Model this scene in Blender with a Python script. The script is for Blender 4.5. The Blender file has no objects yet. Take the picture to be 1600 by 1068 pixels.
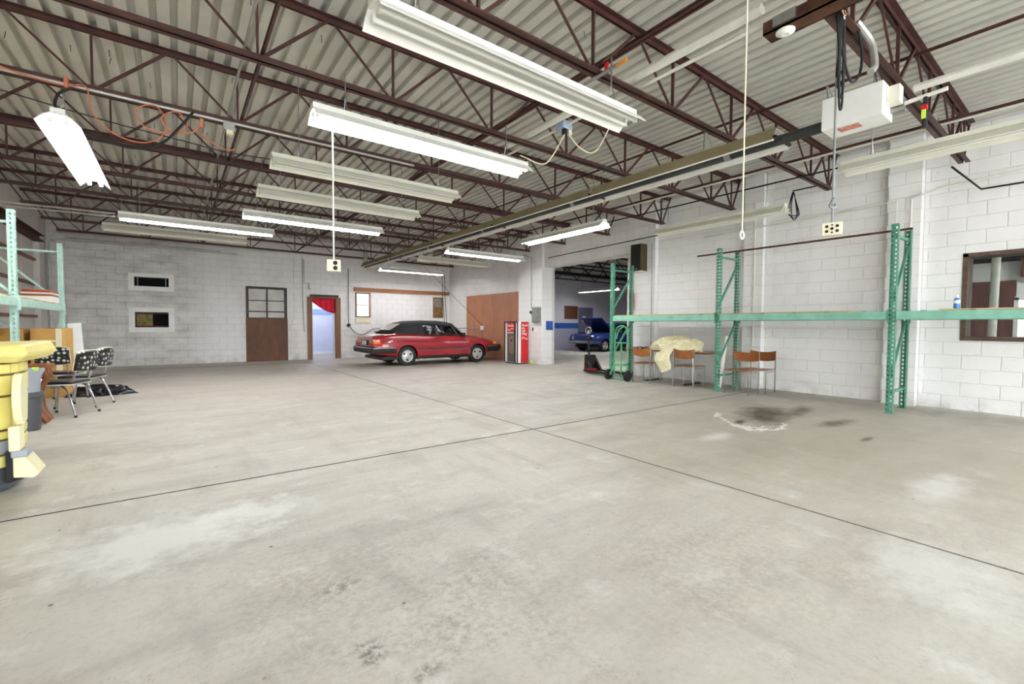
import bpy, bmesh, math, random
from mathutils import Vector, Matrix
rnd = random.Random(7)
scene = bpy.context.scene
COL = scene.collection
PI = math.pi

# ------------------------------------------------------------------ camera
yaw, pitch, roll = math.radians(36.816), math.radians(-2.093), math.radians(0.2847)
fw = Vector((math.sin(yaw)*math.cos(pitch), math.cos(yaw)*math.cos(pitch), math.sin(pitch)))
rt = Vector((math.cos(yaw), -math.sin(yaw), 0)); up = rt.cross(fw)
r2 = rt*math.cos(roll)+up*math.sin(roll); u2 = -rt*math.sin(roll)+up*math.cos(roll)
cam_d = bpy.data.cameras.new('camera'); cam = bpy.data.objects.new('camera', cam_d); COL.objects.link(cam)
cam_d.sensor_width = 36; cam_d.lens = 699.73/1600*36; cam_d.clip_start = 0.05; cam_d.clip_end = 200
m3 = Matrix((r2, u2, -fw)).transposed()
cam.matrix_world = Matrix.Translation((0, 0, 1.3)) @ m3.to_4x4()
scene.camera = cam

# ------------------------------------------------------------------ world (overcast daylight coming in through the added bay doors)
w = bpy.data.worlds.new('sky'); scene.world = w; w.use_nodes = True
WORLD_STRENGTH = 5.0
w.node_tree.nodes['Background'].inputs[0].default_value = (0.93, 0.97, 1.0, 1)
w.node_tree.nodes['Background'].inputs[1].default_value = WORLD_STRENGTH
TUBE_STRENGTH = 34.0
vs = scene.view_settings
vs.view_transform = 'Standard'; vs.look = 'None'; vs.gamma = 1.0; vs.use_curve_mapping = False
vs.exposure = 0.9

# ------------------------------------------------------------------ materials
def C(r, g, b):
    f = lambda c: (c/255/12.92) if c/255 <= .04045 else ((c/255+.055)/1.055)**2.4
    return (f(r), f(g), f(b), 1)
def newmat(name):
    m = bpy.data.materials.new(name); m.use_nodes = True
    return m, m.node_tree.nodes, m.node_tree.links, m.node_tree.nodes['Principled BSDF']
def N(nt, t, **kw):
    n = nt.new(t)
    for k, v in kw.items(): setattr(n, k, v)
    return n
def mixc(nt, lk, fac, a, b, mode='MIX'):
    n = N(nt, 'ShaderNodeMix', data_type='RGBA', blend_type=mode)
    for sock, val in ((n.inputs[0], fac), (n.inputs[6], a), (n.inputs[7], b)):
        if hasattr(val, 'links'): lk.new(val, sock)
        else: sock.default_value = val
    return n.outputs[2]
def noise(nt, lk, vec, scale, detail=4, rough=.55):
    n = N(nt, 'ShaderNodeTexNoise'); n.inputs['Scale'].default_value = scale
    n.inputs['Detail'].default_value = detail; n.inputs['Roughness'].default_value = rough
    if vec is not None: lk.new(vec, n.inputs['Vector'])
    return n.outputs['Fac']
def ramp(nt, lk, fac, lo, hi, a=(0, 0, 0, 1), b=(1, 1, 1, 1)):
    n = N(nt, 'ShaderNodeValToRGB'); lk.new(fac, n.inputs[0])
    e = n.color_ramp.elements; e[0].position = lo; e[1].position = hi; e[0].color = a; e[1].color = b
    return n.outputs[0]
def objpos(nt):
    g = N(nt, 'ShaderNodeNewGeometry'); return g.outputs['Position']
def scaled(nt, lk, vec, s):
    m = N(nt, 'ShaderNodeMapping'); m.inputs['Scale'].default_value = s; lk.new(vec, m.inputs['Vector']); return m.outputs[0]
def bump(nt, lk, p, h, strength, dist=.01):
    b = N(nt, 'ShaderNodeBump'); b.inputs['Strength'].default_value = strength; b.inputs['Distance'].default_value = dist
    lk.new(h, b.inputs['Height']); lk.new(b.outputs[0], p.inputs['Normal'])
def pm(name, col, rough=.5, metal=0, var=.12, scale=6, bmp=0, dark=None, coat=0, spec=None):
    """plain procedural material: colour with soft noise wear"""
    m, nt, lk, p = newmat(name)
    pos = objpos(nt)
    f = noise(nt, lk, pos, scale, 5)
    d = dark or tuple(c*(1-var*2) for c in col[:3])+(1,)
    l = tuple(min(1, c*(1+var*.6)) for c in col[:3])+(1,)
    lk.new(ramp(nt, lk, f, .3, .7, d, l), p.inputs['Base Color'])
    p.inputs['Roughness'].default_value = rough; p.inputs['Metallic'].default_value = metal
    if coat: p.inputs['Coat Weight'].default_value = coat
    if spec is not None: p.inputs['Specular IOR Level'].default_value = spec
    if bmp: bump(nt, lk, p, noise(nt, lk, pos, scale*8, 3), bmp)
    return m
def emat(name, col, strength):
    m, nt, lk, p = newmat(name)
    p.inputs['Base Color'].default_value = col; p.inputs['Emission Color'].default_value = col
    p.inputs['Emission Strength'].default_value = strength
    return m
def wood(name, a, b, sc=(1, 1, 12), rough=.55, grain=3.0):
    m, nt, lk, p = newmat(name)
    v = scaled(nt, lk, objpos(nt), sc)
    f = noise(nt, lk, v, grain, 6, .65)
    g = noise(nt, lk, objpos(nt), 1.6, 3)
    c = ramp(nt, lk, f, .3, .7, a, b)
    c = mixc(nt, lk, g, c, mixc(nt, lk, .5, c, (a[0]*.7, a[1]*.65, a[2]*.6, 1)))
    lk.new(c, p.inputs['Base Color']); p.inputs['Roughness'].default_value = rough
    bump(nt, lk, p, f, .15, .004)
    return m
def glass(name, col=(1, 1, 1, 1), rough=.02, mixf=.75):
    m, nt, lk, p = newmat(name)
    t = N(nt, 'ShaderNodeBsdfTransparent'); t.inputs[0].default_value = col
    gl = N(nt, 'ShaderNodeBsdfGlossy'); gl.inputs['Roughness'].default_value = rough
    fr = N(nt, 'ShaderNodeFresnel'); fr.inputs[0].default_value = 1.35
    mx = N(nt, 'ShaderNodeMixShader'); lk.new(fr.outputs[0], mx.inputs[0])
    lk.new(t.outputs[0], mx.inputs[1]); lk.new(gl.outputs[0], mx.inputs[2])
    lk.new(mx.outputs[0], nt['Material Output'].inputs[0])
    return m

def wall_mat(name, base, grime, gscale=.8, glo=.48, ghi=.75, band=None, lower=None):
    """painted block: base paint, grime in soft vertical streaks, optional darker unpainted zone by place"""
    m, nt, lk, p = newmat(name)
    pos = objpos(nt)
    big = noise(nt, lk, scaled(nt, lk, pos, (1, 1, .45)), gscale, 6, .6)
    fine = noise(nt, lk, pos, 14, 4, .6)
    c = mixc(nt, lk, ramp(nt, lk, big, glo, ghi), base, grime)
    c = mixc(nt, lk, ramp(nt, lk, fine, .62, .9), c, tuple(x*.93 for x in grime[:3])+(1,))
    sep = N(nt, 'ShaderNodeSeparateXYZ'); lk.new(pos, sep.inputs[0])
    if band:   # (axis index, edge, softness, colour): bare, sooty block on the low side of the edge
        ax, edge, soft, colr = band
        mr = N(nt, 'ShaderNodeMapRange'); lk.new(sep.outputs[ax], mr.inputs[0])
        ad = N(nt, 'ShaderNodeMath', operation='MULTIPLY_ADD'); lk.new(big, ad.inputs[0]); ad.inputs[1].default_value = 1.6
        lk.new(sep.outputs[ax], ad.inputs[2]); lk.new(ad.outputs[0], mr.inputs[0])
        mr.inputs[1].default_value = edge-soft+.8; mr.inputs[2].default_value = edge+soft+.8
        mr.inputs[3].default_value = 1; mr.inputs[4].default_value = 0
        f2 = noise(nt, lk, scaled(nt, lk, pos, (1, 1, 2.2)), 1.5, 6, .65)
        bare = ramp(nt, lk, f2, .3, .72, colr, base)
        c = mixc(nt, lk, mr.outputs[0], c, bare)
    # scuffed dirt just above the slab, ragged
    md = N(nt, 'ShaderNodeMapRange'); lk.new(sep.outputs[2], md.inputs[0])
    md.inputs[1].default_value = 0; md.inputs[2].default_value = .3; md.inputs[3].default_value = .55; md.inputs[4].default_value = 0
    mm = N(nt, 'ShaderNodeMath', operation='MULTIPLY'); lk.new(md.outputs[0], mm.inputs[0])
    lk.new(ramp(nt, lk, noise(nt, lk, pos, 3, 6), .4, .7), mm.inputs[1])
    c = mixc(nt, lk, mm.outputs[0], c, C(120, 114, 104))
    if lower:  # painted dado: (z0,z1 stripe colour, below colour)
        z0, z1, cs, cb = lower
        for zz, cc in ((z1, cs), (z0, cb)):
            lt = N(nt, 'ShaderNodeMath', operation='LESS_THAN'); lk.new(sep.outputs[2], lt.inputs[0]); lt.inputs[1].default_value = zz
            c = mixc(nt, lk, lt.outputs[0], c, cc)
    lk.new(c, p.inputs['Base Color']); p.inputs['Roughness'].default_value = .62
    bump(nt, lk, p, noise(nt, lk, pos, 45, 4), .25, .006)
    return m

def floor_mat():
    m, nt, lk, p = newmat('concrete_floor')
    pos = objpos(nt)
    a = noise(nt, lk, pos, .35, 6, .6); b = noise(nt, lk, pos, 2.2, 8, .68); g = noise(nt, lk, pos, 30, 5, .7)
    streak = noise(nt, lk, scaled(nt, lk, pos, (.5, 1.6, 1)), 1.3, 7, .66)
    c = ramp(nt, lk, a, .3, .72, C(178, 174, 164), C(204, 201, 192))
    c = mixc(nt, lk, ramp(nt, lk, streak, .45, .75), c, C(160, 154, 145))
    c = mixc(nt, lk, ramp(nt, lk, b, .56, .8), c, C(222, 221, 216))
    gg = mixc(nt, lk, .6, (1, 1, 1, 1), ramp(nt, lk, g, .34, .52, (.7, .68, .64, 1), (1, 1, 1, 1)))
    # worn, pitted patches: fine dark pits where the trowel skin has gone
    pit = N(nt, 'ShaderNodeTexVoronoi'); pit.inputs['Scale'].default_value = 55
    dn = N(nt, 'ShaderNodeTexNoise'); dn.inputs['Scale'].default_value = 30; lk.new(pos, dn.inputs['Vector'])
    vm_ = N(nt, 'ShaderNodeVectorMath', operation='MULTIPLY_ADD'); lk.new(dn.outputs['Color'], vm_.inputs[0]); vm_.inputs[1].default_value = (.05, .05, .05); lk.new(pos, vm_.inputs[2]); lk.new(vm_.outputs[0], pit.inputs['Vector'])
    worn = ramp(nt, lk, noise(nt, lk, pos, .9, 5, .6), .4, .6)
    pm1 = N(nt, 'ShaderNodeMath', operation='MULTIPLY'); lk.new(worn, pm1.inputs[0]); lk.new(ramp(nt, lk, pit.outputs['Distance'], .12, .42, (1, 1, 1, 1), (0, 0, 0, 1)), pm1.inputs[1])
    pm2 = N(nt, 'ShaderNodeMath', operation='MULTIPLY'); lk.new(pm1.outputs[0], pm2.inputs[0]); pm2.inputs[1].default_value = .6
    pm3 = N(nt, 'ShaderNodeMath', operation='MULTIPLY'); lk.new(pm2.outputs[0], pm3.inputs[0]); lk.new(ramp(nt, lk, noise(nt, lk, pos, 9, 5, .7), .42, .62), pm3.inputs[1])
    c = mixc(nt, lk, pm3.outputs[0], c, C(100, 104, 92))
    st2 = noise(nt, lk, scaled(nt, lk, pos, (2.4, .6, 1)), 1.1, 8, .7)
    c = mixc(nt, lk, ramp(nt, lk, st2, .52, .78, (0, 0, 0, 1), (.8, .8, .8, 1)), c, C(150, 143, 134))
    c = mixc(nt, lk, .55, c, gg, 'MULTIPLY')
    spk = N(nt, 'ShaderNodeTexVoronoi'); spk.inputs['Scale'].default_value = 3.2; lk.new(pos, spk.inputs['Vector'])
    c = mixc(nt, lk, ramp(nt, lk, spk.outputs['Distance'], .02, .045, (1, 1, 1, 1), (0, 0, 0, 1)), c, C(96, 88, 74))
    # stains and toned patches: x, y, rx, ry, angle, colour, strength, ragged edge
    S = [(6.6, 1.8, 3.6, 3.2, 0, C(172, 162, 146), .6, .7), (.75, 2.1, .7, .8, 0, C(128, 121, 108), .34, 1.0), (1.3, 1.6, .6, .5, 0, C(122, 114, 98), .32, 1.05), (2.4, 1.3, .9, .6, 0, C(228, 224, 212), .28, 1.0), (2.0, 11.5, 6.5, 5.5, 0, C(168, 158, 150), .6, .7), (8.9, 9.5, 1.6, 5, 0, C(160, 152, 142), .5, .7), (9.3, 4.5, .5, 5, 0, C(140, 131, 116), .65, .5), (7.0, 3.05, .85, .34, .35, C(74, 66, 48), .95, .5), (7.7, 2.85, .6, .14, .2, C(92, 83, 64), .85, .5),
         (7.15, 2.2, .42, .13, -.1, C(96, 88, 70), .85, .5), (6.4, 1.66, .2, .05, 0, C(80, 72, 58), .8, .4),
         (6.15, 3.0, .16, .06, .3, C(64, 56, 44), .85, .3),
         (-.1, 3.42, .62, .42, .1, C(234, 233, 228), .6, .9), (.45, 3.5, .35, .25, 0, C(232, 232, 226), .45, .9),
         (.63, 2.26, .1, .06, .4, C(92, 84, 72), .8, 1.0), (.6, 1.72, .05, .09, 0, C(84, 76, 64), .8, 1.0), (.72, 1.5, .08, .05, 0, C(96, 90, 70), .7, 1.0),
         (.45, 2.45, .35, .3, 0, C(164, 158, 146), .5, 1.0), (3.2, .5, .5, .3, .3, C(230, 229, 224), .45, .9), (5.0, .8, .5, .16, 0, C(232, 231, 227), .5, .8),
         (4.0, 4.05, .35, .16, 0, C(158, 151, 138), .55, .4), (3.95, 3.45, .35, .16, 0, C(156, 150, 138), .5, .4), (5.1, 2.75, .3, .12, 0, C(230, 228, 222), .6, .5),
         (7.0, 14.2, 2.6, 1.5, 0, C(120, 110, 96), .7, .5), (-1.0, 6.2, .8, .4, 0, C(150, 140, 128), .5, .6), (1.2, 16.6, 3, .5, 0, C(150, 138, 124), .6, .6)]  # row opens with a broad darker patch beneath the red car
    nz = noise(nt, lk, pos, 3.4, 9, .75); grit = noise(nt, lk, pos, 26, 6, .75)
    for (x, y, rx, ry, an, col, st, rag) in S:
        mp = N(nt, 'ShaderNodeMapping', vector_type='TEXTURE')
        mp.inputs['Location'].default_value = (x, y, 0); mp.inputs['Rotation'].default_value = (0, 0, an); mp.inputs['Scale'].default_value = (rx, ry, 1)
        lk.new(pos, mp.inputs['Vector'])
        ln = N(nt, 'ShaderNodeVectorMath', operation='LENGTH'); lk.new(mp.outputs[0], ln.inputs[0])
        ad = N(nt, 'ShaderNodeMath', operation='MULTIPLY_ADD'); lk.new(nz, ad.inputs[0]); ad.inputs[1].default_value = rag*4.0; lk.new(ln.outputs['Value'], ad.inputs[2])
        mr = N(nt, 'ShaderNodeMapRange'); lk.new(ad.outputs[0], mr.inputs[0])
        mr.inputs[1].default_value = .35+rag*2; mr.inputs[2].default_value = 1.25+rag*2; mr.inputs[3].default_value = st; mr.inputs[4].default_value = 0
        if rag >= 1.0:   # gritty spatter rather than a film
            gm = N(nt, 'ShaderNodeMath', operation='MULTIPLY'); lk.new(mr.outputs[0], gm.inputs[0]); lk.new(ramp(nt, lk, grit, .42, .6), gm.inputs[1])
            c = mixc(nt, lk, gm.outputs[0], c, col)
        else: c = mixc(nt, lk, mr.outputs[0], c, col)
    # pale mineral tide line round the oil stain
    mp = N(nt, 'ShaderNodeMapping', vector_type='TEXTURE'); mp.inputs['Location'].default_value = (6.75, 3.15, 0); mp.inputs['Rotation'].default_value = (0, 0, .5); mp.inputs['Scale'].default_value = (.95, .42, 1)
    lk.new(pos, mp.inputs['Vector'])
    ln = N(nt, 'ShaderNodeVectorMath', operation='LENGTH'); lk.new(mp.outputs[0], ln.inputs[0])
    ad = N(nt, 'ShaderNodeMath', operation='MULTIPLY_ADD'); lk.new(nz, ad.inputs[0]); ad.inputs[1].default_value = 1.4; lk.new(ln.outputs['Value'], ad.inputs[2])
    sb = N(nt, 'ShaderNodeMath', operation='SUBTRACT'); lk.new(ad.outputs[0], sb.inputs[0]); sb.inputs[1].default_value = 1.72
    ab = N(nt, 'ShaderNodeMath', operation='ABSOLUTE'); lk.new(sb.outputs[0], ab.inputs[0])
    gate = N(nt, 'ShaderNodeSeparateXYZ'); lk.new(pos, gate.inputs[0])
    gt = N(nt, 'ShaderNodeMath', operation='LESS_THAN'); lk.new(gate.outputs[0], gt.inputs[0]); gt.inputs[1].default_value = 6.55
    mu = N(nt, 'ShaderNodeMath', operation='MULTIPLY'); lk.new(ramp(nt, lk, ab.outputs[0], .03, .09, (1, 1, 1, 1), (0, 0, 0, 1)), mu.inputs[0]); lk.new(gt.outputs[0], mu.inputs[1])
    c = mixc(nt, lk, mu.outputs[0], c, C(236, 234, 228))
    lk.new(c, p.inputs['Base Color'])
    lk.new(ramp(nt, lk, b, .3, .8, (.42, .42, .42, 1), (.7, .7, .7, 1)), p.inputs['Roughness'])
    p.inputs['Specular IOR Level'].default_value = .35
    bump(nt, lk, p, g, .12, .003)
    return m

M = {}
M['floor'] = floor_mat()
M['joint'] = pm('joint_filler', C(22, 19, 16), .9, var=.15, scale=10)
M['wall'] = wall_mat('white_painted_block', C(238, 237, 236), C(220, 218, 215))
M['wall_back'] = wall_mat('back_wall_block', C(233, 231, 230), C(210, 207, 204), band=(0, .55, .35, C(192, 187, 181)))
M['wall_adj'] = wall_mat('next_bay_wall_cool_cast', C(220, 219, 226), C(196, 195, 204), lower=(1.16, 1.46, C(40, 84, 170), C(168, 166, 188)))  # purplish cast of the next bay's cool light mixed into the paint tones
M['wall_left'] = wall_mat('left_wall_paint', C(226, 222, 217), C(190, 184, 176))
M['mortar'] = pm('painted_mortar', C(218, 216, 213), .8, var=.08, scale=4)
M['mortar_back'] = wall_mat('back_wall_mortar', C(212, 208, 203), C(184, 179, 172), band=(0, .55, .35, C(112, 105, 98)))
M['deck'] = pm('galvanised_deck', C(204, 202, 192), .5, 0, var=.08, scale=1.2)
M['joist'] = pm('red_oxide_steel', C(84, 50, 44), .5, .1, var=.25, scale=5, spec=.5)
M['rust'] = pm('rusty_steel', C(96, 62, 42), .7, .3, var=.35, scale=9, bmp=.3)
M['blacksteel'] = pm('black_steel', C(32, 30, 30), .45, .3, var=.3, scale=9)
M['conduit'] = pm('galvanised_conduit', C(186, 186, 180), .4, .55, var=.12, scale=7)
M['whitepipe'] = pm('white_painted_pipe', C(228, 226, 216), .45, var=.08, scale=5)
M['fixture'] = pm('white_enamel', C(240, 239, 232), .35, var=.05, scale=3)
M['fixture_old'] = pm('yellowed_enamel', C(228, 226, 210), .4, var=.07, scale=3)
M['tube_on'] = emat('lit_fluorescent_tube', (0.97, 0.98, 1.0, 1), TUBE_STRENGTH)
M['tube_off'] = pm('unlit_fluorescent_tube', C(238, 238, 232), .2, var=.02, scale=2)
M['chrome'] = pm('chrome', C(205, 205, 205), .18, 1, var=.05, scale=4)
M['steel'] = pm('bare_steel', C(170, 170, 168), .35, .9, var=.12, scale=8)
M['rackgreen'] = pm('green_rack_enamel', C(84, 148, 122), .45, 0, var=.12, scale=9)
M['rackpale'] = pm('pale_green_rack_enamel', C(182, 218, 206), .42, .05, var=.1, scale=9)
M['truckgreen'] = pm('bright_green_enamel', C(78, 170, 110), .4, var=.12, scale=9)
M['plywood'] = wood('plywood_sheet', C(120, 70, 40), C(158, 98, 60), (1, 1, .18), .6, 5)
M['ply_dark'] = wood('old_brown_plywood', C(84, 50, 30), C(122, 76, 46), (1, 1, .3), .6, 6)
M['ply_orange'] = wood('orange_brown_plywood', C(160, 104, 74), C(192, 134, 100), (1, 1, .22), .5, 3)
M['lumber'] = wood('brown_lumber', C(140, 88, 50), C(176, 118, 72), (.3, 2, 6), .6, 4)
M['board'] = wood('pale_shelf_board', C(206, 170, 118), C(228, 198, 150), (2, .4, 2), .6, 5)
M['doorwood'] = wood('door_frame_wood', C(112, 76, 50), C(150, 106, 72), (3, 3, .4), .55, 5)
M['chairwood'] = wood('varnished_brown_ply', C(128, 74, 32), C(166, 102, 50), (.6, 3, 3), .3, 4)
M['rackbeam'] = pm('pale_green_beam_enamel', C(134, 190, 168), .45, 0, var=.12, scale=6)
M['rawframe'] = wood('weathered_raw_wood', C(74, 56, 46), C(118, 96, 82), (2, 2, 2), .75, 5)
M['darkframe'] = pm('dark_window_paint', C(58, 40, 36), .55, var=.2, scale=8)
M['dark'] = pm('dark_void', C(16, 15, 14), .9, var=.2, scale=4)
M['blackvinyl'] = pm('black_vinyl', C(24, 22, 30), .28, var=.2, scale=10)
M['rubber'] = pm('black_rubber', C(26, 26, 26), .75, var=.2, scale=12)
M['blackcanvas'] = pm('black_canvas', C(34, 32, 34), .85, var=.2, scale=20, bmp=.15)
M['carred'] = pm('dark_red_car_paint', C(146, 20, 34), .25, 0, var=.02, scale=2, coat=1)
M['carblue'] = pm('dark_blue_car_paint', C(22, 46, 118), .25, 0, var=.06, scale=2, coat=1)
M['glass'] = glass('clear_glass', (.93, .96, .95, 1), .02, .82)
M['pane'] = pm('dusty_pane', C(198, 192, 184), .35, var=.12, scale=3)
M['paneday'] = emat('daylit_pane', C(240, 244, 248), .5)
M['red'] = pm('red_panel_enamel', C(206, 28, 30), .35, var=.06, scale=3)
M['white'] = pm('white_plastic', C(240, 240, 236), .45, var=.04, scale=3)
M['cream'] = pm('cream_plastic', C(232, 226, 196), .45, var=.05, scale=4)
M['yellow'] = pm('yellow_plastic', C(243, 230, 140), .42, var=.06, scale=3)
M['yellowpale'] = pm('pale_yellow_plastic', C(246, 240, 196), .42, var=.05, scale=3)
M['redcloth'] = pm('red_cloth', C(206, 12, 46), .8, var=.15, scale=5)
M['yellowcloth'] = pm('pale_yellow_cloth', C(248, 240, 198), .85, var=.1, scale=6)
_m = M['yellowcloth']; _nt = _m.node_tree.nodes; _lk = _m.node_tree.links
_v = N(_nt, 'ShaderNodeTexNoise'); _v.inputs['Scale'].default_value = 7; _v.inputs['Detail'].default_value = 3; _v.inputs['Distortion'].default_value = 2.2; _lk.new(objpos(_nt), _v.inputs['Vector'])
bump(_nt, _lk, _nt['Principled BSDF'], _v.outputs['Fac'], 1.0, .06)
M['cardboard'] = pm('cardboard', C(202, 156, 84), .8, var=.1, scale=3)
M['greyplastic'] = pm('light_grey_plastic', C(168, 174, 186), .45, var=.06, scale=3)
M['darkgrey'] = pm('dark_grey_plastic', C(84, 86, 92), .5, var=.08, scale=3)
M['grey'] = pm('grey_enamel', C(134, 138, 138), .45, var=.08, scale=4)
M['bagblack'] = pm('black_bin_liner', C(22, 20, 30), .22, var=.2, scale=10)
M['orange'] = pm('orange_cord', C(200, 118, 84), .6, var=.1, scale=5)
M['amber'] = pm('amber_lens', C(232, 140, 30), .25, var=.1, scale=5)
M['lensred'] = pm('red_lens', C(186, 20, 24), .25, var=.1, scale=5)
M['bluedoor'] = pm('pale_blue_wall_paint', C(216, 222, 242), .6, var=.05, scale=2)
M['doorgrey'] = pm('grey_door_paint', C(112, 112, 132), .5, var=.08, scale=3)
M['panelling'] = wood('brown_wall_panelling', C(86, 46, 42), C(122, 72, 64), (1, 6, .3), .5, 4)
M['bottleblue'] = pm('blue_bottle_plastic', C(70, 140, 214), .3, var=.06, scale=6)
M['brownleg'] = wood('reddish_brown_wood', C(104, 56, 22), C(150, 88, 40), (2, 2, .4), .35, 5)
M['goldbrown'] = pm('heater_reflector_tan', C(150, 138, 104), .45, .1, var=.12, scale=4)
M['reflector'] = pm('heater_reflector_bright', C(236, 234, 226), .35, 0, var=.08, scale=3)
M['pipeblack'] = pm('heater_tube_dark', C(62, 64, 64), .5, .3, var=.25, scale=5)
M['lime'] = pm('lime_plastic_tag', C(206, 240, 80), .5, var=.05, scale=5)
M['bluebox'] = pm('pale_blue_box_enamel', C(168, 186, 210), .45, var=.08, scale=9)
M['platewhite'] = pm('licence_plate_white', C(226, 226, 226), .4, var=.05, scale=9)

def dots_mat():
    m, nt, lk, p = newmat('black_vinyl_with_white_flecks')
    v = N(nt, 'ShaderNodeTexVoronoi'); v.inputs['Scale'].default_value = 15; v.inputs['Randomness'].default_value = .55
    tc = N(nt, 'ShaderNodeTexCoord'); lk.new(tc.outputs['Object'], v.inputs['Vector'])
    lk.new(ramp(nt, lk, v.outputs['Distance'], .16, .42, C(226, 226, 222), C(22, 22, 24)), p.inputs['Base Color'])
    p.inputs['Roughness'].default_value = .4
    return m
M['dots'] = dots_mat()

# ------------------------------------------------------------------ mesh builder
class MB:
    def __init__(s): s.v = []; s.f = []
    def add(s, vs_, fs):
        o = len(s.v); s.v += [tuple(v) for v in vs_]; s.f += [tuple(i+o for i in f) for f in fs]; return s
    def box(s, x0, y0, z0, x1, y1, z1):
        if x0 > x1: x0, x1 = x1, x0
        if y0 > y1: y0, y1 = y1, y0
        if z0 > z1: z0, z1 = z1, z0
        return s.add([(x0,y0,z0),(x1,y0,z0),(x1,y1,z0),(x0,y1,z0),(x0,y0,z1),(x1,y0,z1),(x1,y1,z1),(x0,y1,z1)],
                     [(0,3,2,1),(4,5,6,7),(0,1,5,4),(1,2,6,5),(2,3,7,6),(3,0,4,7)])
    def bar(s, p, q, wd, ht, hint=(0, 0, 1)):
        p = Vector(p); q = Vector(q); d = (q-p).normalized(); h = Vector(hint)
        if abs(d.dot(h)) > .97: h = Vector((1, 0, 0)) if abs(d.x) < .9 else Vector((0, 1, 0))
        a = d.cross(h).normalized()*wd/2; b = a.cross(d).normalized()*ht/2
        return s.add([p-a-b, p+a-b, p+a+b, p-a+b, q-a-b, q+a-b, q+a+b, q-a+b],
                     [(0,3,2,1),(4,5,6,7),(0,1,5,4),(1,2,6,5),(2,3,7,6),(3,0,4,7)])
    def tube(s, pts, r, n=8, closed=False):
        pts = [Vector(p) for p in pts]; k = len(pts); rings = []
        prev = None
        for i, p in enumerate(pts):
            if closed: d = pts[(i+1) % k]-pts[i-1]
            else: d = pts[min(i+1, k-1)]-pts[max(i-1, 0)]
            d.normalize()
            if prev is None:
                h = Vector((0, 0, 1)) if abs(d.z) < .9 else Vector((1, 0, 0))
                a = d.cross(h).normalized()
            else:
                a = (prev-d*prev.dot(d))
                a = a.normalized() if a.length > 1e-6 else d.orthogonal().normalized()
            prev = a; b = d.cross(a)
            rr = r[i] if isinstance(r, (list, tuple)) else r
            rings.append([p+(a*math.cos(t)+b*math.sin(t))*rr for t in [2*PI*j/n for j in range(n)]])
        return s.loft(rings, closed_ring=True, caps=not closed, wrap=closed)
    def loft(s, rings, closed_ring=True, caps=True, wrap=False):
        n = len(rings[0]); o = len(s.v); k = len(rings)
        for r in rings: s.v += [tuple(p) for p in r]
        for i in range(k if wrap else k-1):
            i2 = (i+1) % k
            for j in range(n if closed_ring else n-1):
                j2 = (j+1) % n
                s.f.append((o+i*n+j, o+i*n+j2, o+i2*n+j2, o+i2*n+j))
        if caps and closed_ring and not wrap:
            s.f.append(tuple(o+j for j in reversed(range(n)))); s.f.append(tuple(o+(k-1)*n+j for j in range(n)))
        return s
    def cyl(s, p, q, r, n=12, r1=None):
        return s.tube([p, q], [r, r if r1 is None else r1], n)
    def lathe(s, prof, c, n=20, axis='z', caps=True):
        rings = []
        for (r, h) in prof:
            ring = []
            for j in range(n):
                t = 2*PI*j/n; a, b = r*math.cos(t), r*math.sin(t)
                ring.append({'z': (c[0]+a, c[1]+b, c[2]+h), 'y': (c[0]+a, c[1]+h, c[2]-b), 'x': (c[0]+h, c[1]+a, c[2]+b)}[axis])
            rings.append(ring)
        return s.loft(rings, caps=caps)
    def prism(s, poly, axis, a, b):
        """polygon in the two other axes, extruded along axis a..b"""
        f = {'x': lambda u, v, w_: (w_, u, v), 'y': lambda u, v, w_: (u, w_, v), 'z': lambda u, v, w_: (u, v, w_)}[axis]
        n = len(poly)
        return s.add([f(u, v, a) for u, v in poly]+[f(u, v, b) for u, v in poly],
                     [tuple(range(n)), tuple(reversed(range(n, 2*n)))]+[(i, i+n, (i+1) % n+n, (i+1) % n) for i in range(n)])
    def sheet(s, org, u, v, cols, rows, hole, cu, pitch):
        pass
    def mesh(s, name, mat, smooth=False, off=(0, 0, 0)):
        me = bpy.data.meshes.new(name)
        me.from_pydata([(a-off[0], b-off[1], c-off[2]) for a, b, c in s.v], [], s.f)
        bm = bmesh.new(); bm.from_mesh(me); bmesh.ops.recalc_face_normals(bm, faces=bm.faces[:]); bm.to_mesh(me); bm.free()
        if mat is not None: me.materials.append(M[mat] if isinstance(mat, str) else mat)
        if smooth:
            me.shade_smooth()
            try: me.set_sharp_from_angle(angle=math.radians(40))
            except Exception: pass
        me.update(); return me
    def build(s, name, mat, parent=None, smooth=False, bevel=0, local=False, subs=0):
        off = (0, 0, 0)
        if parent is not None and not local:
            o = parent; off = Vector((0, 0, 0))
            while o is not None: off = off+Vector(o.location); o = o.parent
        if parent is None and not local and s.v:
            xs = [v[0] for v in s.v]; ys = [v[1] for v in s.v]; zs = [v[2] for v in s.v]
            off = ((min(xs)+max(xs))/2, (min(ys)+max(ys))/2, min(zs))
        ob = bpy.data.objects.new(name, s.mesh(name, mat, smooth, off)); COL.objects.link(ob)
        if parent is not None: ob.parent = parent
        elif not local: ob.location = off
        if bevel:
            b = ob.modifiers.new('bevel', 'BEVEL'); b.width = bevel; b.segments = 2; b.limit_method = 'ANGLE'
        if subs:
            b = ob.modifiers.new('sub', 'SUBSURF'); b.levels = subs; b.render_levels = subs
        return ob
def B(*a): return MB().box(*a)
def tag(o, label=None, cat=None, group=None, kind=None):
    if label: o['label'] = label
    if cat: o['category'] = cat
    if group: o['group'] = group
    if kind: o['kind'] = kind
    return o
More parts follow.
